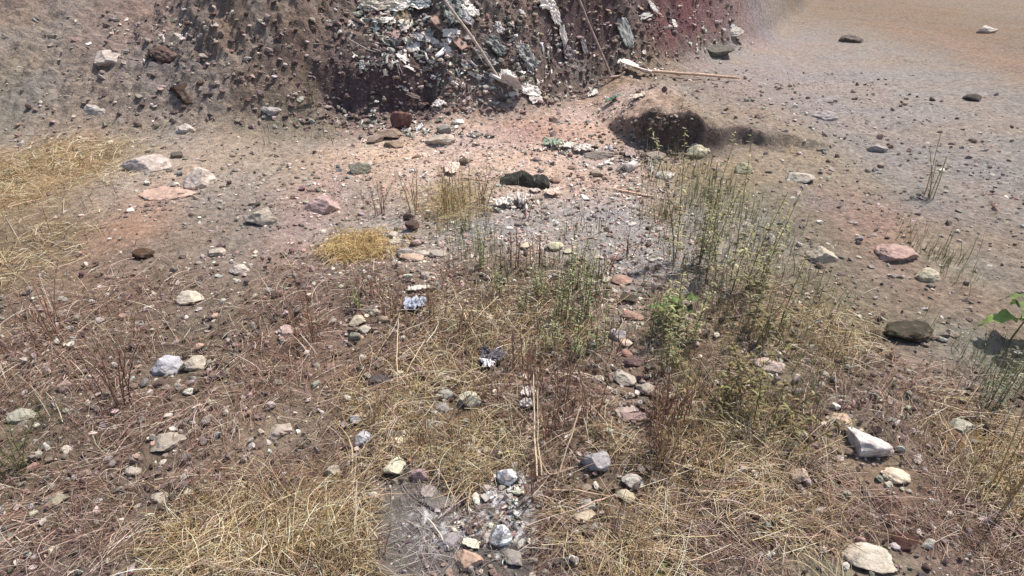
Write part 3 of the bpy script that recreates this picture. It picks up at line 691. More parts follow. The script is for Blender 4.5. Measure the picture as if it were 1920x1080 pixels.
# ------------------------------------------------------------------ crumpled sheets, rags, foam
def sheet(px, py, wpx, hpx, col, name, cat, label, mat=None, ang=0, crumple=.25, seed=0, lift=.012, taper=0, thick=.002, col2=None, res=26, ragged=.3, stand=0):
    """torn sheet centred on the pixel, lying on the slope; ang turns it in the slope's plane (degrees, 0 = long side downhill)"""
    P = at(px, py); k = ppm(P); N = nrm(P.x, P.y, .08)
    if stand: N = (N*(1-stand)+Vector((0, -1, 0))*stand).normalized()
    T1 = Vector((0, 0, 1)).cross(N)
    T1 = Vector((1, 0, 0)) if T1.length < .2 else T1.normalized()
    if T1.x < 0: T1 = -T1
    T2 = N.cross(T1).normalized()                       # uphill
    vis = max(.35, abs(T2.z*cp+T2.y*sp))                # foreshortening of the slope seen from above the path
    a, b = wpx/k/2, hpx/k/2/vis
    ca, sa = math.cos(math.radians(ang)), math.sin(math.radians(ang))
    u = np.linspace(-1, 1, res); U, Wv = np.meshgrid(u, u); uf, wf = U.ravel(), Wv.ravel()
    o1, o2 = seed*3.7+px*.13, py*.17
    edge = 1+ragged*fbm(np.cos(np.arctan2(wf, uf))*1.6+o1, np.sin(np.arctan2(wf, uf))*1.6+o2, 4, 5, .68)*2
    sq = np.maximum(np.abs(uf), np.abs(wf)); rr = np.maximum(np.hypot(uf, wf), 1e-6)
    uu = uf*(sq/rr*.55+.45)*edge; ww = wf*(sq/rr*.55+.45)*edge
    uu = uu*(1-taper*ww*.5)
    f = fbm(uf*1.5+o1, wf*1.5+o2, 4, 7, .6); rid = 1-2*np.abs(perlin(uf*1.3+wf*.9+o1+.6*f, wf*1.5-uf*.8+o2+.8*f, 9))+.5*(1-2*np.abs(perlin(uf*3.1-wf*1.9+o2+f, wf*3.3+uf*1.2+o1, 29)))
    nn = lift+crumple*min(a, b)*(1.2*f+.7*rid+.5)
    l1, l2 = a*uu*ca-b*ww*sa, a*uu*sa+b*ww*ca
    X = l1*T1.x+l2*T2.x+nn*N.x; Y = l1*T1.y+l2*T2.y+nn*N.y; Zz = l1*T1.z+l2*T2.z+nn*N.z
    top = np.stack([X, Y, Zz], 1); bot = top-np.array(N)*thick
    V = np.concatenate([top, bot]); n0 = res*res
    i = np.arange(n0).reshape(res, res)
    q = np.stack([i[:-1, :-1], i[:-1, 1:], i[1:, 1:], i[1:, :-1]], -1).reshape(-1, 4)
    ring = list(i[0, :-1])+list(i[:-1, -1])+list(i[-1, :0:-1])+list(i[:0:-1, 0])
    s2 = np.array([(ring[j], ring[j]+n0, ring[(j+1) % len(ring)]+n0, ring[(j+1) % len(ring)]) for j in range(len(ring))])
    Fq = np.concatenate([q, q[:, ::-1]+n0, s2])
    c = np.tile(lin(col), (n0, 1))
    if col2 is not None:
        t = sstep(-.1, .2, fbm(uf*2+o1, wf*2+o2, 3, 15))[:, None]; c = c*(1-t)+lin(col2)*t
    dirt = sstep(.05, .5, fbm(uf*3+o2, wf*3+o1, 3, 17))[:, None]*.4
    c = c*(1-dirt)+lin((130, 106, 94))*dirt
    o = mesh_obj(name, V, Fq, mat or M_plastic, col=np.concatenate([c, c]), loc=P)
    return tag(o, label, cat)
W1 = (240, 228, 212); W2 = (216, 204, 190); GB = (150, 156, 154); DGB = (96, 100, 98)
SH = [
 (712,8,70,34,(200,184,160),'broad beige sheet at the top left corner of the bank',dict(ang=5)),
 (770,12,60,26,W1,'large white crumpled plastic at the top of the bank left of the long handle',dict(ang=-10)),
 (742,20,44,16,W1,'white flap with a ragged lower edge under the beige sheet',{}),
 (789,12,40,20,GB,'grey translucent sheet right of the white crumpled plastic',{}),
 (757,34,26,44,(140,120,90),'brown hanging sack below the white flap on the bank',dict(mat='C')),
 (722,42,44,14,W1,'pale torn strip on the left of the bank beneath the white flap',dict(ang=-8)),
 (668,48,30,14,W2,'small white scrap against the left edge of the bank',{}),
 (742,70,18,26,(178,140,130),'pink scrap of cloth standing in the dark litter',dict(mat='C',crumple=.12)),
 (760,50,14,34,W2,'narrow white strip hanging right of the pale torn strip',dict(ang=-20)),
 (755,108,18,28,W1,'white star shaped scrap above the purple hollow',dict(ragged=.6)),
 (680,124,11,18,(196,196,186),'small whitish bottle shaped scrap at the left edge of the bank',dict(crumple=.5)),
 (776,92,26,20,W1,'cream crumpled scrap in the middle of the white litter',{}),
 (790,74,36,14,W2,'long white scrap lying across the middle of the litter',dict(ang=-25)),
 (815,80,44,12,W1,'white strip under the weathered board on the bank',dict(ang=-25)),
 (838,96,14,34,W2,'thin white streamer drooping from the litter towards the earth',dict(ang=28)),
 (845,66,34,16,W1,'white lump against the upper side of the weathered board',{}),
 (880,72,22,8,W2,'small white dash of plastic right of the long handle',{}),
 (880,20,24,30,W1,'white knotted plastic right of the long handle near the top',dict(ang=30)),
 (872,36,16,34,(190,184,186),'pale pink white tail hanging below the knotted plastic',dict(ang=35)),
 (850,28,40,50,(92,98,92),'dark grey green bag under the top of the long handle',dict(col2=(120,124,116))),
 (936,58,18,24,W2,'pale torn scrap alone on the dark centre of the bank',dict(ang=25)),
 (930,90,26,40,(98,102,96),'dark green plastic bag below the pale torn scrap',dict(ang=30)),
 (905,106,18,42,(158,148,138),'dusty grey strip lying along the middle of the long handle',dict(ang=32)),
 (925,122,12,8,(226,226,216),'tiny bright white scrap right of the long handle',{}),
 (893,145,40,8,W2,'white streamer on the earth left of the shovel blade',dict(ang=-32)),
 (950,145,30,24,W1,'white plastic behind the lit shovel blade',dict(ang=-30)),
 (992,172,46,22,W1,'large white sheet right of the lit shovel blade',dict(ang=-25)),
 (1002,188,34,14,W2,'curled white ring of plastic below the large white sheet',dict(ang=-10)),
 (963,178,20,10,W2,'small white scrap just below the lit shovel blade',{}),
 (985,110,34,50,(130,128,122),'grey plastic bag with white edges in the middle of the bank',dict(ang=20)),
 (1022,8,30,22,W1,'white bag at the very top of the bank, centre',{}),
 (1037,26,20,42,W1,'white torn plastic hanging down the dark steep face',dict(ang=15)),
 (1054,68,15,32,W1,'bright white scrap on the dark steep face left of the hoe handle',dict(ang=8)),
 (1062,100,22,26,(130,118,114),'dusty scrap below the bright white one on the steep face',{}),
 (1093,88,12,30,(150,140,134),'narrow grey scrap close to the left side of the hoe handle',dict(ang=6)),
 (1172,62,24,58,(150,150,140),'grey translucent sheet standing on edge right of the hoe handle',dict(ang=16,crumple=.12,ragged=.12)),
 (1207,32,34,10,W2,'faded strip at upper right of the bank among reddish earth',dict(ang=12)),
 (1222,16,12,26,W2,'thin pale strip near the top right of the bank',dict(ang=18)),
 (1206,100,10,7,W1,'tiny white scrap in the red earth',{}),
 (1262,46,12,14,W1,'white scrap at the right edge of the red earth',{}),
 (1112,178,28,8,W1,'white curved strip on the rubble at the foot of the bank',dict(ang=-20)),
 (1150,188,18,10,(120,150,126),'faded green scrap on the tan earth under the hoe',{}),
 (1198,186,50,8,(206,188,164),'long cream strip lying on the tan earth at upper right',dict(ang=5)),
 (824,196,22,14,W1,'white crumpled scrap on the dark earth at the foot of the bank',{}),
 (852,158,14,10,W1,'small white scrap midway down the brown earth of the bank',{}),
 (774,180,26,8,(170,140,124),'dull pink strip at the lower edge of the purple hollow',dict(ang=-20)),
 (1035,275,34,20,(150,162,136),'faded green and white scraps at the left end of the white foam',dict(ragged=.6,crumple=.4)),
 (1060,279,34,14,(232,218,198),'white foam sheet broken off at the foot of the terrace, left half',dict(crumple=.35)),
 (1092,284,34,16,(226,212,196),'white foam sheet broken off at the foot of the terrace, right half',dict(crumple=.35)),
 (1112,275,24,16,(176,150,130),'torn pinkish card behind the white foam',{}),
 (1180,290,20,26,(160,140,130),'pale dusty rag hanging on the dark scarp',dict(mat='C')),
 (945,386,36,14,W1,'pile of white shreds on the grey mud, left of two',dict(crumple=.5,ragged=.6)),
 (974,382,40,20,(226,212,196),'pile of cream shreds on the grey mud, right of two',dict(crumple=.5,ragged=.6)),
 (1036,366,28,14,(226,196,172),'peach scrap of card on the mud below the dark rag',dict(crumple=.3)),
 (1004,361,18,7,(214,196,180),'small pale chip between the dark rag and the peach card',{}),
 (848,320,26,26,(206,182,162),'pale pinkish rag behind the yellow dead grass',dict(mat='C')),
 (778,578,38,20,(176,182,196),'pale blue crumpled bag on the left of the field',dict(crumple=.45)),
 (785,545,40,8,(222,212,196),'thin white strip above the pale blue bag',dict(ang=12)),
 (1002,588,16,34,(226,208,176),'pale dried husk standing in the weeds above centre',dict(stand=.8,crumple=.3,taper=.8,mat='S')),
 (916,688,26,16,(226,222,226),'white inside of a torn bag in the straw',dict(crumple=.5,ragged=.5)),
 (924,676,46,18,(84,78,86),'torn black bag behind the white one in the straw',dict(crumple=.4,ragged=.5)),
 (990,744,26,12,(226,214,204),'white crumpled paper standing in the dry stalks, upper of two',dict(crumple=.6)),
 (990,764,28,12,(220,208,198),'white crumpled paper in the dry stalks, lower of two',dict(crumple=.6)),
 (885,1024,34,10,(220,206,176),'cream bark flake above the orange brick lump',dict(ang=-22,crumple=.2,mat='S')),
 (752,830,20,10,(226,210,172),'cream dry leaf in the straw at left',dict(ang=20,mat='S')),
 (682,877,10,12,(222,210,180),'small upright cream chip near the left edge',dict(mat='S')),
 (1237,677,10,9,(226,216,190),'small cream seed head among the right hand stalks',dict(mat='S',stand=.7,lift=.12)),
 (678,785,26,6,(214,190,160),'pale splinter on the left edge above the bluish white stone',dict(mat='S',ang=6)),
]
for i, s_ in enumerate(SH):
    px, py, w, h_, col, lab, kw = s_
    kw = dict(kw); m = {'C': M_cloth, 'S': M_straw}.get(kw.pop('mat', None), M_plastic)
    low = lab
    nm = ('rag' if 'rag' in low or 'cloth' in low else 'sack' if 'sack' in low else 'foam_sheet' if 'foam sheet' in low else 'card_scrap' if 'card' in low else 'paper_scrap' if 'paper' in low else
          'plastic_bag' if ' bag' in low else 'dry_husk' if 'husk' in low or 'seed head' in low or 'leaf' in low or 'bark' in low or 'chip ' in low and m is M_straw else 'splinter' if 'splinter' in low else 'plastic_scrap')
    sheet(px, py, w, h_, col, nm, nm.replace('_', ' '), lab, mat=m, seed=i, **kw)

# dark rag lying like a low arch
P = at(984, 352); k = ppm(P); L = 92/k; D = .13
res = 60; u = np.linspace(0, 1, res); U, Wv = np.meshgrid(u, np.linspace(0, 1, 34)); uf, wf = U.ravel(), Wv.ravel()
prof = np.interp(uf, [0, .15, .45, .7, .9, 1], [.018, .045, .072, .055, .055, .03])
ang = wf*math.pi*.9
X = (uf-.5)*L+.008*fbm(uf*9, wf*5, 2, 3)
Y = -np.cos(ang)*D*.5*(1+.25*fbm(uf*4, wf*2, 2, 4))+.02*np.sin(uf*5)
Zz = np.sin(ang)*prof+.010*fbm(uf*11, wf*4+3, 4, 6, .7)+.014*(1-2*np.abs(perlin(uf*5+wf*1.2, wf*1.6-uf*1.5, 8)))*np.sin(ang)
Vt = np.stack([X, Y, Zz], 1); cen = np.array([0, 0, -.2]); inn = Vt-norm(Vt-cen)*.006
n0 = len(Vt); i = np.arange(n0).reshape(34, res)
q = np.stack([i[:-1, :-1], i[:-1, 1:], i[1:, 1:], i[1:, :-1]], -1).reshape(-1, 4)
ring = list(i[0, :-1])+list(i[:-1, -1])+list(i[-1, :0:-1])+list(i[:0:-1, 0])
s2 = np.array([(ring[j], ring[j]+n0, ring[(j+1) % len(ring)]+n0, ring[(j+1) % len(ring)]) for j in range(len(ring))])
c = lin((58, 57, 48))*(1+.5*fbm(uf*8, wf*6, 3, 5)[:, None]); c = np.clip(c, .01, 1)
o = mesh_obj('rag', np.concatenate([Vt, inn]), np.concatenate([q, q[:, ::-1]+n0, s2]), M_cloth, col=np.concatenate([c, c*.5]), loc=(P.x, P.y+.06, P.z-.004))  # inner side at half brightness, painting the shade under the arch
tag(o, 'dark olive rag crumpled into a low arch on the open tan earth', 'rag')

# ------------------------------------------------------------------ long handled tools and sticks
def rod(pts, r0, r1, sides=10, wob=.0):
    pts = np.array([tuple(p) for p in pts], float)
    s = np.linspace(0, 1, len(pts)); t = np.linspace(0, 1, 24)
    P = np.stack([np.interp(t, s, pts[:, j]) for j in range(3)], 1)
    P += wob*np.stack([fbm(t*3+k_, t*0+pts[0, 0], 2, 3+k_) for k_ in range(3)], 1)
    R = r0+(r1-r0)*t; R[0] *= .6; R[-1] *= .6
    R = R*(1+.06*fbm(t*9, t*0, 2, 3))
    V, Fq = tubes(P[None], R[None], sides)
    return V, Fq, P
def caps(V, Fq, sides=10, k=24):
    e0 = V[:sides].mean(0); e1 = V[-sides:].mean(0); n = len(V)
    V = np.concatenate([V, [e0, e1]])
    f = [(n, (j+1) % sides, j, j) for j in range(sides)]+[(n+1, n-sides+j, n-sides+(j+1) % sides, n-sides+(j+1) % sides) for j in range(sides)]
    return V, Fq, f
def rod_obj(name, pts, r0, r1, col, mat, parent=None, base=None, wob=.014, sides=10):
    V, Fq, P = rod(pts, r0, r1, sides, wob)
    b = np.array(tuple(base)) if base is not None else P[0]
    return mesh_obj(name, V-b, Fq, mat, parent=parent, col=lin(col), loc=None if parent else Vector(b))
def blade_obj(parent, base, tip_dir, side_dir, up, L, W, col, name='blade'):
    """pointed, dished steel blade with a socket"""
    n_u, n_w = 20, 15
    t = np.linspace(0, 1, n_u); w = np.linspace(-1, 1, n_w); T_, W_ = np.meshgrid(t, w, indexing='ij')
    half = W/2*np.interp(T_, [0, .06, .55, .8, .95, 1], [.7, 1, .98, .72, .3, .06])
    dish = .03*(W_**2)*(1-.5*T_)*W/.2+.02*np.sin(T_*3)
    td, s_, u_ = [np.array(tuple(Vector(v).normalized())) for v in (tip_dir, side_dir, up)]
    P0 = td*T_[..., None]*L+s_*(W_*half)[..., None]+u_*dish[..., None]
    top = P0.reshape(-1, 3); bot = top-u_*.0035; n0 = len(top)
    i = np.arange(n0).reshape(n_u, n_w)
    q = np.stack([i[:-1, :-1], i[:-1, 1:], i[1:, 1:], i[1:, :-1]], -1).reshape(-1, 4)
    ring = list(i[0, :-1])+list(i[:-1, -1])+list(i[-1, :0:-1])+list(i[:0:-1, 0])
    s2 = np.array([(ring[j], ring[j]+n0, ring[(j+1) % len(ring)]+n0, ring[(j+1) % len(ring)]) for j in range(len(ring))])
    Vv = np.concatenate([top, bot]); Ff = np.concatenate([q, q[:, ::-1]+n0, s2])
    ang_ = np.array([-td*.10+u_*.02, -td*.02+u_*.012, td*.07+u_*.010])
    Vs, Fs, _ = rod(ang_, .019, .012, 10)
    Vv, Ff, c = merge([(Vv, Ff, lin(col)), (Vs, Fs, lin(col)*.8)])
    return mesh_obj(name, Vv, Ff, M_metal, parent=parent, col=c)
# shovel 1: handle lying up the bank, lit blade
A = at(938, 158)+Vector((0, -.01, .03)); B = at(822, 2)+Vector((0, -.12, .10)); B2 = B+(B-A)*.35
t1 = thing('shovel', 'shovel with a very long pale handle leaning up the bank, its blade lit white', 'shovel', A)
rod_obj('handle', [A, A.lerp(B, .5)+Vector((0, -.035, .03)), B, B2], .0115, .010, (186, 164, 146), M_wood, t1, A)
dn = (A-B).normalized(); blade_obj(t1, A, Vector((.80, -.25, -.28)), Vector((-.15, .7, -.55)), Vector((.1, -.35, .9)), .20, .17, (222, 212, 204))
# hoe: thin handle, curved double head on the ground
A = at(1146, 150)+Vector((0, 0, .02)); B = at(1076, 2)+Vector((0, -.09, .08)); B2 = B+(B-A)*.3
t2 = thing('pickaxe', 'pickaxe standing on its curved head, thin grey handle leaning on the dark bank', 'pickaxe', A)
rod_obj('handle', [A, A.lerp(B, .5)+Vector((0, -.04, 0)), B, B2], .011, .010, (150, 126, 116), M_wood, t2, A, wob=.01)
hd = [(-.13, .01, -.012), (-.07, 0, .0), (0, 0, .004), (.07, 0, .012), (.12, .0, .05)]
V, Fq, _ = rod([Vector(p) for p in hd], .012, .010, 8); mesh_obj('head', V, Fq, M_metal, parent=t2, col=lin((190, 160, 138)))
# shovel 2: lying on the ground to the right
A = at(1200, 141)+Vector((0, 0, .04)); B = at(1385, 152)+Vector((0, 0, .03))
t3 = thing('shovel', 'shovel lying flat on the tan earth with upturned blade and sideways handle', 'shovel', A)
rod_obj('handle', [A, A.lerp(B, .5), B], .013, .012, (196, 160, 132), M_wood, t3, A)
blade_obj(t3, A, Vector((-.85, .1, .28)), Vector((.3, -.85, -.2)), Vector((.25, -.5, .85)), .20, .16, (206, 186, 172))
# weathered board
A = at(812, 42)+Vector((0, 0, .03)); B = at(872, 100)+Vector((0, 0, .03))
d_ = (B-A); Lb = d_.length; dz_ = d_.normalized(); sdv = dz_.cross(Vector((0, -.5, .85))).normalized(); upv = sdv.cross(dz_).normalized()
tt = np.linspace(0, 1, 14); sec = [(-1, -1), (1, -1), (1, 1), (-1, 1)]
V = []
for t in tt:
    w = .030*(1+.12*math.sin(t*9)); h_ = .009*(1+.2*math.sin(t*13))
    for a_, b_ in sec:
        p = dz_*(t*Lb+.004*a_*math.sin(t*30))+sdv*a_*w+upv*b_*h_; V.append(tuple(p))
V = np.array(V); i = np.arange(len(V)).reshape(14, 4); j = np.roll(i, -1, 1)
Fq = np.concatenate([np.stack([i[:-1], j[:-1], j[1:], i[1:]], -1).reshape(-1, 4), [[3, 2, 1, 0], list(i[-1])]])
tag(mesh_obj('board', V, Fq, M_wood, col=lin((176, 140, 122)), loc=A, smooth=False), 'short weathered board slanting down the bank beside the long shovel handle', 'board')

def stick(pxs, r, col, label, name='stick', lift=.012, mat=None, cat=None, lifts=None, r1=None, wob=.004, group=None):
    pts = [at(*p)+Vector((0, 0, lift if lifts is None else lifts[i])) for i, p in enumerate(pxs)]
    o = rod_obj(name, pts, r, r1 or r*.6, col, mat or M_wood, wob=wob, sides=6)
    return tag(o, label, cat or name.replace('_', ' '), group)
SL = (216, 186, 148)
stick([(1152,358),(1190,366),(1226,372)], .008, (206, 168, 136), 'pale peeled stick lying in the mud at right below the scarp')
stick([(1148,352),(1178,362),(1200,360)], .005, (170, 136, 112), 'thinner brown stick crossing behind the pale peeled one')
stick([(870,338),(905,344),(925,342)], .004, (120, 90, 74), 'curved dark twig reaching left from the dark rag', name='twig')
stick([(925,342),(945,332)], .003, (110, 84, 70), 'short dark twig forked off beside the dark rag', name='twig')
stick([(655,78),(690,98),(740,112),(757,150)], .0035, (196, 186, 176), 'pale string sagging across the purple hollow', name='string', mat=M_plastic, lift=.02)
stick([(700,98),(735,112),(745,128),(752,160)], .003, (190, 182, 170), 'second frayed string hanging into the purple hollow', name='string', mat=M_plastic, lift=.03)
stick([(835,20),(850,50),(858,76)], .004, (170, 150, 136), 'thin stick beside the upper half of the long shovel handle')
stick([(1090,35),(1115,60),(1132,80)], .005, (140, 116, 106), 'brown root on the bank right of the pickaxe handle', name='root')
stick([(680,262),(672,285)], .004, (180, 150, 130), 'short upright twig by the left edge below the bank', name='twig')
stick([(745,735),(747,690),(752,646)], .0026, SL, 'pale upright straw standing alone at left of the field', name='straw_stalk', lifts=[.0, .06, .12], mat=M_straw)
stick([(752,720),(775,697),(800,673)], .0026, SL, 'pale straw slanting up to the right from the lone upright straw', name='straw_stalk', lifts=[.0, .05, .09], mat=M_straw)
stick([(726,805),(745,775),(760,758)], .0026, SL, 'bent pale straw arching over the golden straw at left', name='straw_stalk', lifts=[.0, .04, .02], mat=M_straw)
stick([(862,592),(878,620),(900,650)], .003, SL, 'long pale stalk lying diagonally in the straw above centre', name='straw_stalk', lifts=[.06, .04, .02], mat=M_straw)
stick([(935,578),(905,600),(880,625)], .0026, SL, 'pale stalk crossing the long diagonal stalk above centre', name='straw_stalk', lifts=[.06, .04, .03], mat=M_straw)
stick([(1008,905),(1001,850),(998,785)], .0032, (226, 200, 164), 'tallest pale straw upright in the lower middle', name='straw_stalk', lifts=[0, .09, .2], mat=M_straw)
stick([(1018,905),(1007,860),(1006,800)], .0028, (216, 188, 150), 'pale upright straw just right of the tallest one', name='straw_stalk', lifts=[0, .08, .17], mat=M_straw)
stick([(1042,905),(1062,868),(1084,822)], .0030, (206, 176, 140), 'leaning straw pointing at the upright rust stone', name='straw_stalk', lifts=[0, .07, .14], mat=M_straw)
stick([(1030,928),(1080,932),(1142,940)], .0030, (200, 166, 134), 'long stalk lying level above the grey mottled stone', name='straw_stalk', lifts=[.02, .03, .02], mat=M_straw)
stick([(1080,968),(1115,955),(1152,936)], .0032, (206, 170, 140), 'long stalk lying across the buff lens shaped stone', name='straw_stalk', lifts=[.03, .035, .02], mat=M_straw)
stick([(1024,937),(1045,955),(1066,975)], .0026, (206, 180, 146), 'short stalk slanting down left of the buff lens stone', name='straw_stalk', mat=M_straw)
stick([(806,875),(830,905),(850,936)], .0026, (206, 180, 140), 'straw slanting down beside the mauve pointed stone', name='straw_stalk', lifts=[.03, .03, .01], mat=M_straw)
stick([(802,978),(820,1000),(842,1036)], .0030, (206, 190, 164), 'pale twig on the white limed patch at lower left', name='straw_stalk', mat=M_straw)
stick([(662,1030),(670,990),(676,940)], .0026, (206, 184, 150), 'straw standing at the lower left edge of the field', name='straw_stalk', lifts=[0, .04, .09], mat=M_straw)
stick([(1110,1062),(1125,1040),(1138,1020)], .0026, (226, 204, 160), 'straw slanting upward at the lower right', name='straw_stalk', lifts=[0, .03, .06], mat=M_straw)
stick([(692,996),(705,1010),(716,1028)], .0028, (200, 180, 150), 'short pale straw near the bottom left', name='straw_stalk', mat=M_straw)
stick([(998,860),(1030,900),(1075,890)], .0028, (196, 166, 136), 'bent stalk curving under the tallest upright straw', name='straw_stalk', lifts=[.04, .02, .03], mat=M_straw)
print('litter done')

# ------------------------------------------------------------------ plants
def weed(px, py, hpx, label, kind, cat, n_stem=3, group=None, spread=.05, cols=None, leafL=.04, leafW=.006, dens=70, name=None, lean=.12, seed=0, stemcol=None, rad=.0022):
    """several tapering stems with spiralling leaves or seed heads; foliage and stems are parts"""
    global RNG
    P = at(px, py); k = ppm(P); Hh = hpx/k/cp*.95
    RNG = np.random.default_rng(int(px*31+py*17+seed))
    t = thing(name or 'weed', label, cat, P, group)
    sp_ = []; s = np.linspace(0, 1, 9); lv = []; lw = []; ls = []; hp, hr = [], []
    for j in range(n_stem):
        az = RNG.uniform(0, 6.28); r0 = RNG.uniform(0, spread*min(1, n_stem/9))
        h_ = Hh*RNG.uniform(.55, 1.0) if j else Hh
        b = np.array([math.cos(az)*r0, math.sin(az)*r0, 0.]); b[2] = h1(P.x+b[0], P.y+b[1])-P.z-.01
        la = az+RNG.normal(0, .8); ln = abs(RNG.normal(0, lean))*h_
        p = b+np.outer(s**1.6, [math.cos(la)*ln, math.sin(la)*ln, 0])+np.outer(s, [0, 0, h_])
        p[:, 0] += .01*fbm(s*4, s*0+j, 2, j)*s; sp_.append(p)
        nl = int(dens*h_/.4)
        if kind == 'leafy':
            for q in range(nl):
                f = RNG.uniform(.12, 1.0)
                o_ = np.array([np.interp(f, s, p[:, m_]) for m_ in range(3)])
                a_ = q*2.4+RNG.normal(0, .3); up_ = RNG.uniform(.1, 1.1)
                Lf = leafL*RNG.uniform(.6, 1.2)*(1.25-.75*f)
                d_ = np.array([math.cos(a_), math.sin(a_), up_]); d_ /= np.linalg.norm(d_)
                ss = np.linspace(0, 1, 5)
                lp = o_+np.outer(ss*Lf, d_); lp[:, 2] -= Lf*.45*ss**2
                lv.append(lp); lw.append(leafW*RNG.uniform(.7, 1.2)*np.array([.25, .8, 1, .7, .05])); ls.append([-math.sin(a_), math.cos(a_), 0])
        else:                                             # dead stalk: side twigs carrying husks
            for q in range(nl):
                f = RNG.uniform(.35, 1.0)
                o_ = np.array([np.interp(f, s, p[:, m_]) for m_ in range(3)])
                a_ = RNG.uniform(0, 6.28); Lf = leafL*RNG.uniform(.4, 1.3)*(1.2-.6*f)
                d_ = np.array([math.cos(a_)*.6, math.sin(a_)*.6, 1.0]); d_ /= np.linalg.norm(d_)
                ss = np.linspace(0, 1, 5); lp = o_+np.outer(ss*Lf, d_)
                lv.append(lp); lw.append(leafW*RNG.uniform(.6, 1.3)*np.array([.15, .2, .9, 1, .2])); ls.append([-math.sin(a_), math.cos(a_), 0])
    A = np.array(sp_); R = np.tile(np.linspace(rad, rad*.4, 9), (n_stem, 1))*(1+.2*P.y)/1.3
    V, Fq = tubes(A, R, 5)
    mesh_obj('stem', V, Fq, M_straw, parent=t, col=np.repeat(pal([stemcol or (140, 120, 84)], n_stem, .15), 45, 0))
    V, Fq = ribbons(np.array(lv), np.array(lw), np.array(ls))
    mesh_obj('leaves_or_husks', V, Fq, M_plant if kind == 'leafy' else M_straw, parent=t, col=np.repeat(pal(cols or GRN, len(lv), .2), 15, 0))  # leaves on leafy weeds, seed heads and husks on dead stalks
    return t
GW = [(150, 150, 104), (132, 138, 90), (172, 168, 124), (116, 120, 76), (142, 150, 102)]
RST = [(146, 108, 86), (124, 86, 66), (168, 132, 104), (134, 96, 74), (182, 148, 118)]
OCH = [(176, 146, 96), (152, 120, 76), (194, 164, 114), (134, 106, 68)]
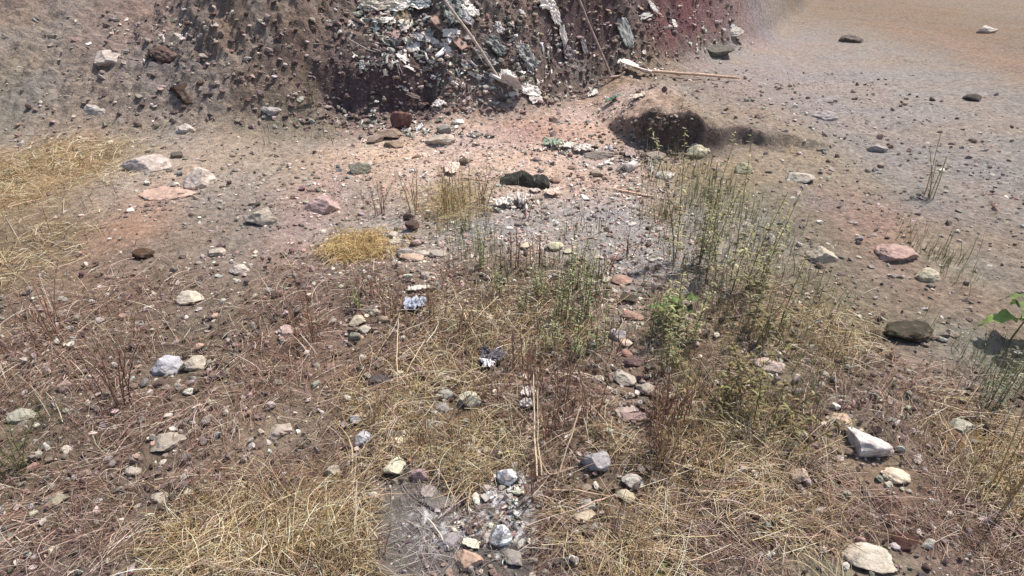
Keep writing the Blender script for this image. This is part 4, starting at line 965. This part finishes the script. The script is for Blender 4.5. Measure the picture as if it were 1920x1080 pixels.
W_ = [
 (1072,540,125,'tallest grey green weed, tip above the grey mud','leafy',4,GW),
 (1095,600,140,'slender green weed right of the tallest one','leafy',3,GW),
 (1050,600,130,'bushy green weed left of and in front of the tallest one','leafy',4,GW),
 (1110,560,110,'green weed edging the grey mud right of the tallest weed','leafy',3,GW),
 (1012,560,90,'low green weed left of the main weed cluster','leafy',4,GW),
 (1080,670,120,'green weed in front of the main cluster, right of centre','leafy',3,GW),
 (1120,650,100,'green weed nearest the pale lilac grey stone','leafy',3,GW),
 (1035,660,100,'green weed mixed with rust stalks below the cluster','leafy',3,GW),
 (905,500,95,'olive weed standing at the edge of the grey mud left of centre','leafy',3,GW),
 (940,560,70,'short olive weed in the upper middle of the field','leafy',3,GW),
 (980,590,80,'olive weed beside the pale dried husk','leafy',3,GW),
 (870,432,40,'low dark green weed on the edge of the mud, upper left','leafy',4,[(96,100,66),(112,116,76)]),
 (1232,640,110,'green weed leaning over the right edge stones','leafy',4,GW),
 (1255,700,140,'tall green weed in the dense stand at the right edge','leafy',4,GW),
 (672,580,50,'small green weed at the left edge of the field','leafy',3,GW),
 (1225,800,120,'rust brown dead stalks, first of the dense right stand','dead',11,RST),
 (1250,790,150,'rust brown dead stalks at the right edge of the field','dead',12,RST),
 (1240,850,110,'low rust brown stalks in front of the right stand','dead',11,RST),
 (1262,870,130,'ochre brown stalks beyond the lower right of the stand','dead',10,OCH),
 (1002,760,170,'tall dead stalks rising in the middle of the field','dead',5,RST),
 (1030,820,150,'tall dead stalks left of the upright rust stone','dead',6,RST),
 (1000,940,110,'dead stalks right of the limed stones','dead',5,RST),
 (975,700,100,'dead stalks above the small cream pebble','dead',5,RST),
 (1060,740,110,'thick dead stalks in the dark mulch right of centre','dead',6,RST),
 (1110,780,110,'dead stalks above the big blue grey rock','dead',5,RST),
 (1150,660,70,'short rust stalks left of the cream oval stone','dead',4,RST),
 (815,600,95,'grey brown dead stalks right of the pale blue bag','dead',4,RST),
 (735,600,70,'brown dead stalks left of the pale blue bag','dead',5,RST),
 (700,560,60,'rusty dead stalks below the golden straw heap','dead',5,RST),
 (860,640,90,'brown dead stalks in the straw left of centre','dead',5,RST),
 (900,760,80,'tan dead stalks behind the blocky grey rock','dead',4,OCH),
 (770,860,80,'tan dead stalks above the mauve pointed stone','dead',5,OCH),
 (780,400,90,'thin dead grass in front of the yellow patch at upper left','dead',5,OCH),
 (840,400,95,'yellow dead grass standing on the tan earth','dead',6,OCH),
 (868,395,90,'yellow dead grass right of the pale pinkish rag','dead',5,OCH),
 (905,385,70,'sparse dead grass left of the dark rag','dead',4,RST),
 (715,400,60,'sparse dead grass at the left above the grey mud','dead',4,RST),
 (985,410,50,'thin dead stalk in front of the dark rag','dead',2,RST),
 (970,500,75,'rusty dead stalks by the left cream stone','dead',5,RST),
 (1010,500,60,'rusty dead stalks between the cream stones','dead',4,RST),
 (1130,520,60,'rusty dead stalks on the mud beside the buff stone','dead',5,RST),
 (1178,480,70,'lone dead stalk on the grey mud at right','dead',2,RST),
 (1245,410,40,'orange dead grass at the right edge of the mud','dead',6,OCH),
 (1190,1060,70,'golden dead grass near the bottom right','dead',6,OCH),
 (700,1050,70,'brown dead stalks at the bottom left','dead',5,RST),
 (700,800,80,'tan dead stalks above the bluish white stone','dead',5,OCH),
 # beyond the field
 (1310,500,230,'tall olive weed nearest the field in the right hand thicket','leafy',6,[(152,144,98),(134,126,80),(168,160,114)]),
 (1370,540,250,'tallest olive weed of the right hand thicket','leafy',6,[(152,144,98),(134,126,80),(168,160,114)]),
 (1290,640,160,'olive weed in front on the left of the thicket','leafy',5,[(152,144,98),(134,126,80),(168,160,114)]),
 (1420,620,160,'olive weed on the right of the thicket','leafy',5,[(140,128,90),(116,106,70)]),
 (1360,760,160,'olive weed low in front of the thicket','leafy',5,[(140,128,84),(116,106,62)]),
 (1450,800,160,'olive brown weed left of the yellow olive rock','leafy',5,[(140,128,84),(116,100,62)]),
 (1740,370,110,'small olive weed on the grey mud at right','leafy',4,[(140,132,94),(118,108,70)]),
 (1890,960,240,'ochre dead stalks at the far right edge','dead',9,OCH),
 (1860,760,130,'grey green weed under the leafy plant at the right','leafy',5,[(140,144,116),(112,120,92)]),
 (30,880,120,'dark green weed at the far left edge','leafy',5,[(92,92,58),(108,104,70)]),
 (100,640,140,'brown dead stalks at the far left','dead',7,RST),
 (230,760,150,'maroon dead stalks left of the blue white rock','dead',7,[(122,82,66),(140,100,82)]),
 (590,640,120,'reddish dead stalks just left of the field','dead',7,RST),
 (590,200,70,'olive weed on the slope left of centre','leafy',4,[(104,98,68),(120,112,80)]),
 (600,1040,120,'dark ochre stalks below at left','dead',6,OCH),
]
for px, py, hp_, lab, kd, ns, cs in W_:
    if hp_ > 60 and px < 1280: hp_ = hp_*.9
    big = hp_ > 150 and px > 1280
    if kd == 'leafy':
        weed(px, py, hp_, lab, kd, 'weed', ns+1, cols=cs, leafL=.030 if not big else .05, leafW=.0045 if not big else .008, dens=58 if not big else 48, spread=.07 if not big else .20, lean=.14 if not big else .28)
    else:
        weed(px, py, hp_, lab, kd, 'dead stalks', ns+2, cols=cs, leafL=.03, leafW=.0035, dens=26, spread=.07 if hp_ < 200 else .15, name='dead_stalks', lean=.2, stemcol=cs[0])
# leafy plants with broad leaves
def broad(px, py, hpx, nleaf, Ll, Wl, label, cols, seed=0):
    P = at(px, py); k = ppm(P); Hh = hpx/k; rr = np.random.default_rng(seed+int(px))
    t = thing('leafy_plant', label, 'plant', P)
    s = np.linspace(0, 1, 9); p = np.stack([.02*s**2, -.02*s, Hh*s], 1)
    V, Fq = tubes(p[None], np.linspace(.004, .002, 9)[None], 6); mesh_obj('stem', V, Fq, M_plant, parent=t, col=lin((118, 130, 84)))
    for j in range(nleaf):
        f = .35+.65*(j+1)/nleaf; a = j*2.4+.6+rr.normal(0, .2); up = .35+.3*rr.random()
        L_ = Ll*rr.uniform(.75, 1.1); n_u, n_w = 13, 9
        T_, Wv_ = np.meshgrid(np.linspace(0, 1, n_u), np.linspace(-1, 1, n_w), indexing='ij')
        wdt = Wl/2*np.interp(T_, [0, .2, .25, .45, .75, 1], [.05, .06, .75, 1, .62, .0])*(1+.06*np.sin(T_*40))
        d0 = np.array([math.cos(a), math.sin(a), 0]); s0 = np.array([-math.sin(a), math.cos(a), 0])
        zc = L_*(up*T_-.75*T_**2)+.22*np.abs(Wv_)*wdt+.01*np.sin(T_*18)*np.abs(Wv_)
        Vv = np.array([.02*f**2, -.02*f, Hh*f])+d0*(T_*L_)[..., None]+s0*(Wv_*wdt)[..., None]+np.array([0, 0, 1])*zc[..., None]
        i = np.arange(n_u*n_w).reshape(n_u, n_w); q = np.stack([i[:-1, :-1], i[:-1, 1:], i[1:, 1:], i[1:, :-1]], -1).reshape(-1, 4)
        mesh_obj('leaf', Vv.reshape(-1, 3), q, M_plant, parent=t, col=pal(cols, 1, .12)[0])
LG = [(108, 130, 66), (92, 114, 58), (124, 140, 76)]
broad(1240, 600, 46, 5, .085, .045, 'bright green broad leafed seedling at the right edge of the field', LG)
broad(1262, 606, 60, 6, .09, .05, 'bright green broad leafed plant just outside the right edge of the field', LG, 5)
broad(1893, 640, 90, 7, .16, .085, 'large bright green leafy plant at the far right', LG, 9)
broad(1228, 1072, 16, 5, .05, .02, 'tiny fresh green seedling in the orange ground at the bottom right', [(120, 130, 70)], 2)
print('objects', len(bpy.data.objects))
